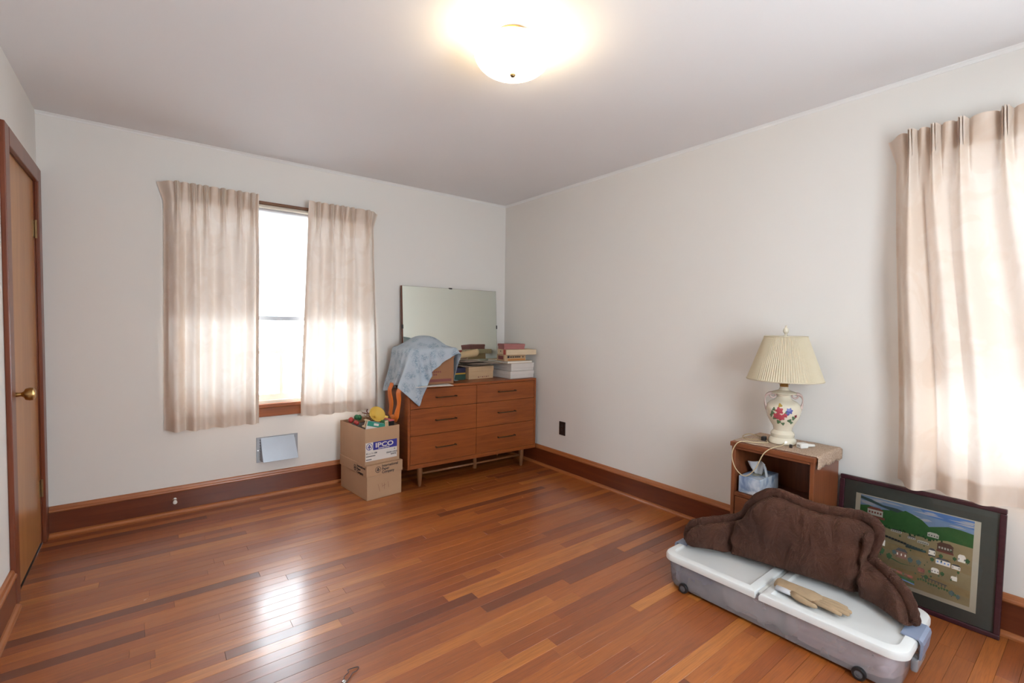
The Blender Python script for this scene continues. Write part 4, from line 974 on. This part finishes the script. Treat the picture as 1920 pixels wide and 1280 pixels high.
# ------------------------------------------------------------------ under-bed storage bin
BR=math.radians(1.2)    # local x runs from the far end towards the camera side (-y), local y towards the wall
bn=thing('storage_bin','low clear plastic storage bin with white lid and black wheels','storage bin',(-.838,-2.437,0),0)
bn.rotation_euler=(0,0,-PI/2+BR)
BL,BWd,BZ=.948,.420,.150
def rrect(x0,x1,y0,y1,r,n=6):
    out=[]
    for cx,cy,a0 in ((x1-r,y1-r,0),(x0+r,y1-r,PI/2),(x0+r,y0+r,PI),(x1-r,y0+r,1.5*PI)):
        for i in range(n+1): a=a0+PI/2*i/n; out.append((cx+r*math.cos(a),cy+r*math.sin(a)))
    return out
q,nt,bs,out=nmat('milky_clear_plastic'); nt.nodes.remove(bs)
tr=nt.nodes.new('ShaderNodeBsdfTransparent'); tr.inputs[0].default_value=(.88,.90,.94,1)
df=nt.nodes.new('ShaderNodeBsdfDiffuse'); df.inputs[0].default_value=(.86,.88,.94,1); gl=nt.nodes.new('ShaderNodeBsdfGlossy'); gl.inputs['Roughness'].default_value=.18
m1=nt.nodes.new('ShaderNodeMixShader'); nt.links.new(ramp(nt,noise(nt,6,3,coord(nt)),[(.3,.20),(.7,.32)]),m1.inputs[0]); nt.links.new(tr.outputs[0],m1.inputs[1]); nt.links.new(df.outputs[0],m1.inputs[2])
fr=nt.nodes.new('ShaderNodeFresnel'); fr.inputs[0].default_value=1.4; m2=nt.nodes.new('ShaderNodeMixShader'); nt.links.new(fr.outputs[0],m2.inputs[0]); nt.links.new(m1.outputs[0],m2.inputs[1]); nt.links.new(gl.outputs[0],m2.inputs[2]); nt.links.new(m2.outputs[0],out.inputs[0])
M['clear']=q; M['lidwhite']=plain('white_lid_plastic',(.70,.70,.69),.32,.03); M['latch']=plain('slate_blue_latch',(.22,.26,.36),.35,.06)
lo=rrect(.030,BL-.030,.022,BWd-.022,.055); hi=rrect(.014,BL-.014,.010,BWd-.010,.055); nn=len(lo)
k=MB(); k.add([(x,y,.014) for x,y in lo]+[(x,y,.030) for x,y in rrect(.022,BL-.022,.016,BWd-.016,.06)]+[(x,y,BZ) for x,y in hi],
   [(r*nn+i,r*nn+(i+1)%nn,(r+1)*nn+(i+1)%nn,(r+1)*nn+i) for r in (0,1) for i in range(nn)]+[tuple(range(nn-1,-1,-1))])
k.build('clear_body',M['clear'],bn,'auto')
def lidhalf(x0,x1,rl,rr):
    """one lid leaf: rounded outer corners, rolled rim"""
    def outl(d):
        a=[p for p in rrect(0-.0+d,BL-d,0+d,BWd-d,.06-d*.5,8)]
        return [(min(max(x,x0+ (d if rl else 0)),x1-(d if rr else 0)),y) for x,y in a]
    k=MB(); L=[(0,BZ-.016),(0,BZ+.002),(.004,BZ+.010),(.012,BZ+.014),(.034,BZ+.015),(.040,BZ+.008),(.046,BZ+.006)]
    v=[]; n=None
    for d,z in L:
        o_=outl(d); n=len(o_); v+=[(x,y,z) for x,y in o_]
    f=[(r*n+i,r*n+(i+1)%n,(r+1)*n+(i+1)%n,(r+1)*n+i) for r in range(len(L)-1) for i in range(n)]+[tuple((len(L)-1)*n+i for i in range(n))]
    k.add(v,f); bmx=None
    o=k.build('lid_leaf',M['lidwhite'],bn,'auto'); return o
HX=.455
lidhalf(0,HX-.008,True,True); lidhalf(HX+.008,BL,True,True)
k=MB(); k.bbox(HX-.0075,HX+.0075,.03,BWd-.03,BZ-.006,BZ+.005,.002,1); k.build('hinge_strip',M['lidwhite'],bn)
for x0,x1 in ((-.018,.048),(BL-.048,BL+.018)):
    k=MB(); s0=1 if x0<0 else -1; xe=x0 if x0<0 else x1; xi=x1 if x0<0 else x0
    prof=[(xi,BZ+.0185),(xe+s0*.014,BZ+.0185),(xe+s0*.004,BZ+.012),(xe,BZ),(xe+s0*.006,BZ-.055),(xe+s0*.012,BZ-.056),(xe+s0*.009,BZ-.002),(xe+s0*.016,BZ+.013),(xi,BZ+.014)]
    k.prism(prof,.145,.275,'y'); k.build('latch',M['latch'],bn)
    k=MB(); k.bbox(min(xe+s0*.014,xe+s0*.034),max(xe+s0*.014,xe+s0*.034),.14,.28,.045,BZ-.058,.006); k.build('grip',M['clear'],bn)
for wx in (.115,BL-.135):
    for wy,s0 in ((.004,1),(BWd-.004,-1)):
        k=MB(); k.lathe([(.021,0),(.023,.003*s0),(.023,.015*s0),(.021,.018*s0)],(wx,wy,.0235),24,'y'); wl=k.build('wheel',M['black'],bn,'auto')
        k=MB(); k.lathe([(.013,-.001*s0),(.013,.001*s0),(.005,-.003*s0)],(wx,wy,.0235),16,'y'); k.build('hub',plain('hub_grey',(.10,.10,.11),.4),wl,'auto')
# linens inside the bin
def fold_lump(name,label,loc,dims,mat,seed):
    rs=random.Random(seed); ph=[rs.uniform(0,6) for _ in range(6)]; k=MB(); a,b,c=dims
    def fn(u,v):
        th=u*2*PI; z=v; ex=.45
        cx=math.copysign(abs(math.cos(th))**ex,math.cos(th)); sy=math.copysign(abs(math.sin(th))**ex,math.sin(th))
        r=min(1,(1-abs(2*v-1)**14)**.5+.0001)
        wob=.96+.06*abs(math.sin(th*4+ph[0]+v*5))+.05*abs(math.sin(th*9+ph[1]-v*9+2*math.sin(th*3)))-.05*abs(math.sin(v*11+ph[2]+math.sin(th*5)*2))
        return (a*cx*r*min(1.0,wob),b*sy*r*min(1.0,wob*1.0)*.99,c*(v+.05*math.sin(cx*6+ph[3])*math.sin(sy*4+ph[4])*v))
    k.grid(fn,120,26,True)
    o=k.build(name,mat,None,True); o.parent=None
    o.matrix_world=bn_m@Matrix.Translation(loc); return tag(o,label,'linen')
bn_m=Matrix.Translation(bn.location)@Matrix.Rotation(-PI/2+BR,4,'Z')
M['lin_w']=plain('pinkish_white_linen',(.80,.70,.73),.9,.10,18,bmp=.3); M['lin_b']=plain('slate_blue_linen',(.20,.26,.40),.9,.12,10,bmp=.3); M['lin_l']=plain('pale_grey_linen',(.66,.68,.74),.9,.12,14,bmp=.3)
fold_lump('folded_linen','slate blue folded linen in the far end of the storage bin',(.150,.210,.016),(.118,.184,.122),M['lin_b'],1)
fold_lump('folded_linen','pale grey sheets in the middle of the storage bin',(.395,.210,.016),(.125,.188,.126),M['lin_l'],2)
fold_lump('folded_linen','pinkish white sheets in the near end of the storage bin',(.725,.210,.016),(.195,.188,.126),M['lin_w'],3)

# ------------------------------------------------------------------ bed rest cushion
ba=thing('bed_rest_cushion','brown corduroy bed rest cushion with arms on the storage bin','cushion',(0,0,0))
q,nt,bs,_=nmat('brown_corduroy')
n=noise(nt,5,4,coord(nt),.6,.5); nt.links.new(ramp(nt,n,[(.3,(.036,.0095,.0038)),(.7,(.075,.0215,.0085))]),bs.inputs['Base Color'])
bs.inputs['Roughness'].default_value=.85; bs.inputs['Sheen Weight'].default_value=.15; bs.inputs['Sheen Roughness'].default_value=.4; bs.inputs['Sheen Tint'].default_value=(.5,.25,.14,1)
wv=nt.nodes.new('ShaderNodeTexWave'); wv.bands_direction='Z'; wv.inputs['Scale'].default_value=95; wv.inputs['Distortion'].default_value=1.2; wv.inputs['Detail'].default_value=2
nt.links.new(coord(nt),wv.inputs['Vector']); b1_=bump(nt,bs,wv.outputs['Fac'],.6,.003)
b2_=nt.nodes.new('ShaderNodeBump'); b2_.inputs['Strength'].default_value=.7; b2_.inputs['Distance'].default_value=.06
nt.links.new(noise(nt,1.0,3,coord(nt,'Object',(10,16,9),(0.5,0,0)),.5,1.0),b2_.inputs['Height']); nt.links.new(b2_.outputs[0],b1_.inputs['Normal']); M['cord_brown']=q
zl=BZ+.0195
topP=[(-2.480,.188),(-2.474,.215),(-2.500,.268),(-2.553,.303),(-2.615,.322),(-2.697,.360),(-2.735,.435),(-2.790,.490),(-2.852,.503),(-2.942,.484),(-3.005,.476),(-3.079,.480),(-3.136,.486),(-3.172,.484),(-3.208,.467),(-3.218,.435),(-3.205,.371),(-3.196,.330),(-3.249,.300),(-3.308,.280),(-3.342,.245),(-3.358,.205),(-3.362,.184)]
FY=[2.40,2.46,2.52,2.62,2.713,2.946,3.143,3.25,3.354,3.40]; FX=[-.70,-.715,-.712,-.675,-.645,-.60,-.562,-.60,-.635,-.63]
def xbase(y):           # plan: arms reach forward (towards -x) at both ends
    e_=max(sstep(-2.64,-2.48,y),sstep(3.20,3.35,-y))
    return float(np.interp(-y,FY,FX))+.098-.042*e_
# outline loop: parametrise along the top contour; each column drops to its foot on the lid
cont=catmull([Vector((y+.012,z-.008 if z>.3 else z,0)) for y,z in topP],8); NC=len(cont)
seam=[]
y_l,y_r=-2.485,-3.355
def front(i,v,side,welt=False):
    """i index along contour, v 0 (foot) ..1 (contour); side -1 front, +1 back"""
    c=cont[i]; s=i/(NC-1); c=Vector((-2.93+(c.x+2.93)*.972,zl+(c.y-zl)*.955,0)) if v<=1 and not welt else c
    fy=y_l+(y_r-y_l)*s; fz=zl+.010+.035*math.exp(-(s/.05)**2)*0
    y=fy+(c.x-fy)*v**.8; z=fz+(c.y-fz)*v
    lean=.030*(z-zl)/.35
    arm=max(sstep(.30,.02,s),sstep(.72,.98,s))
    end=min(1,min(s,1-s)/.06)**.5
    puff=(.80+.20*math.sin(v/.4*PI/2) if v>.06 else .80*(1-(1-v/.06)**2)**.5) if v<.4 else (1-((v-.4)/.6)**2.4)**.5
    th=(.110-.030*arm) if side<0 else .060
    cre=1-.42*math.exp(-((y+2.668)/.012)**2)-.42*math.exp(-((y+3.160)/.012)**2)
    wr=.0065*math.sin(34*y+9*z)*math.sin(v*PI)+.004*math.sin(21*z-30*y+2)*math.sin(v*PI)+.006*math.exp(-((v-.88)/.08)**2)*math.sin(y*95)
    wr+=.006*math.exp(-((y+2.668)/.05)**2)*math.sin(z*80)+.006*math.exp(-((y+3.16)/.05)**2)*math.sin(z*80)
    off=th*puff*cre*(.55+.45*end)+wr*(1.5 if side<0 else .4)
    return (xbase(y)+lean+side*off,y,z)
NV=30
k=MB()
for side in (-1,1):
    b=len(k.v)
    for j in range(NV):
        v=j/(NV-1)
        for i in range(NC): k.v.append(front(i,v,side))
    for j in range(NV-1):
        for i in range(NC-1):
            f=(b+j*NC+i,b+j*NC+i+1,b+(j+1)*NC+i+1,b+(j+1)*NC+i); k.f.append(f); k.m.append(0)
o=k.build('padded_body',M['cord_brown'],ba,True)
bm=bmesh.new(); bm.from_mesh(o.data); bmesh.ops.remove_doubles(bm,verts=bm.verts[:],dist=.0006); bmesh.ops.recalc_face_normals(bm,faces=bm.faces[:]); bm.to_mesh(o.data); bm.free()
# fat welt around the contour
k=MB(); pts=[front(i,1.0,-1,True) for i in range(NC)]; pts=[(p[0]+.004,p[1],p[2]) for p in pts]
foot0=[(pts[0][0]-.006,pts[0][1]+.004,zl+.028)]; foot1=[(pts[-1][0]-.008,pts[-1][1]-.002,zl+.024)]
path=catmull([Vector(p) for p in foot0+[pts[0]]+pts[4:-4:6]+[pts[-1]]+foot1],5)
k.tube(path,[.021+.0012*math.sin(i*1.3) for i in range(len(path))],10); k.build('welt',M['cord_brown'],ba,True)

# ------------------------------------------------------------------ work glove on the lid
gv=thing('work_glove','tan leather work glove lying on the bin lid before the cushion','glove',(0,0,0))
gv.matrix_world=bn_m@Matrix.Translation((.485,.105,BZ+.0155))@Matrix.Rotation(math.radians(3),4,'Z')
M['glove']=plain('tan_suede',(.36,.25,.15),.9,.25,30,bmp=.3); M['glovelin']=plain('grey_white_lining',(.55,.55,.58),.9,.08)
def pad(k,pts,rad,flat=.55,seg=10):
    b=len(k.v); k.tube(pts,rad,seg); zc=[Vector(p) for p in pts]
    for i in range(b,len(k.v)):
        x,y,z=k.v[i]; kk=(i-b)//seg; kk=min(kk,len(pts)-1); k.v[i]=(x,y,zc[kk].z+(z-zc[kk].z)*flat)
k=MB(); pad(k,[(.0,.02,.014),(.004,.02,.014),(.045,.015,.015),(.085,.01,.016),(.13,.004,.017),(.16,.0,.015),(.175,-.002,.012)],[.030,.036,.036,.037,.040,.036,.020],.40,14); k.build('palm',M['glove'],gv,True)
for i,(y0,y1,L) in enumerate(((-.022,-.040,.080),(-.008,-.018,.100),(.008,.006,.102),(.022,.026,.085))):
    k=MB(); pad(k,[(.140,y0,.013),(.175,y0+(y1-y0)*.4,.015),(.175+L*.5,y0+(y1-y0)*.8,.015),(.165+L,y1,.011),(.170+L,y1,.010)],[.012,.0125,.0115,.0095,.003],.75,10); k.build('finger',M['glove'],gv,True)
k=MB(); pad(k,[(.075,-.022,.012),(.10,-.042,.013),(.135,-.054,.012),(.165,-.054,.010),(.172,-.053,.009)],[.016,.0165,.014,.011,.003],.7,10); k.build('thumb',M['glove'],gv,True)
k=MB(); pad(k,[(.012,-.018,.010),(.05,-.022,.011),(.095,-.024,.010),(.10,-.024,.009)],[.016,.018,.016,.004],.55,10); k.build('lining_cuff',M['glovelin'],gv,True)

# ------------------------------------------------------------------ little wire clip on the floor
wc=thing('wire_clip','small bent metal clip lying on the floorboards','clip',(-2.275,-2.133,.0006),math.radians(25))
k=MB(); k.tube(catmull([(-.035,-.010,.003),(-.012,.012,.003),(.010,.014,.004),(.020,.026,.003),(.048,.004,.003),(.030,-.006,.004),(.016,.000,.003),(-.004,-.008,.003),(-.033,-.016,.003)],5),.0017,6); k.build('wire',plain('rusty_wire',(.10,.06,.05),.4,.3,60,.7),wc,True)
k=MB(); k.lathe([(.007,-.006),(.008,0),(.007,.006)],(-.038,-.013,.0085),12,'x'); k.build('clamp',M['steel'],wc,'auto')
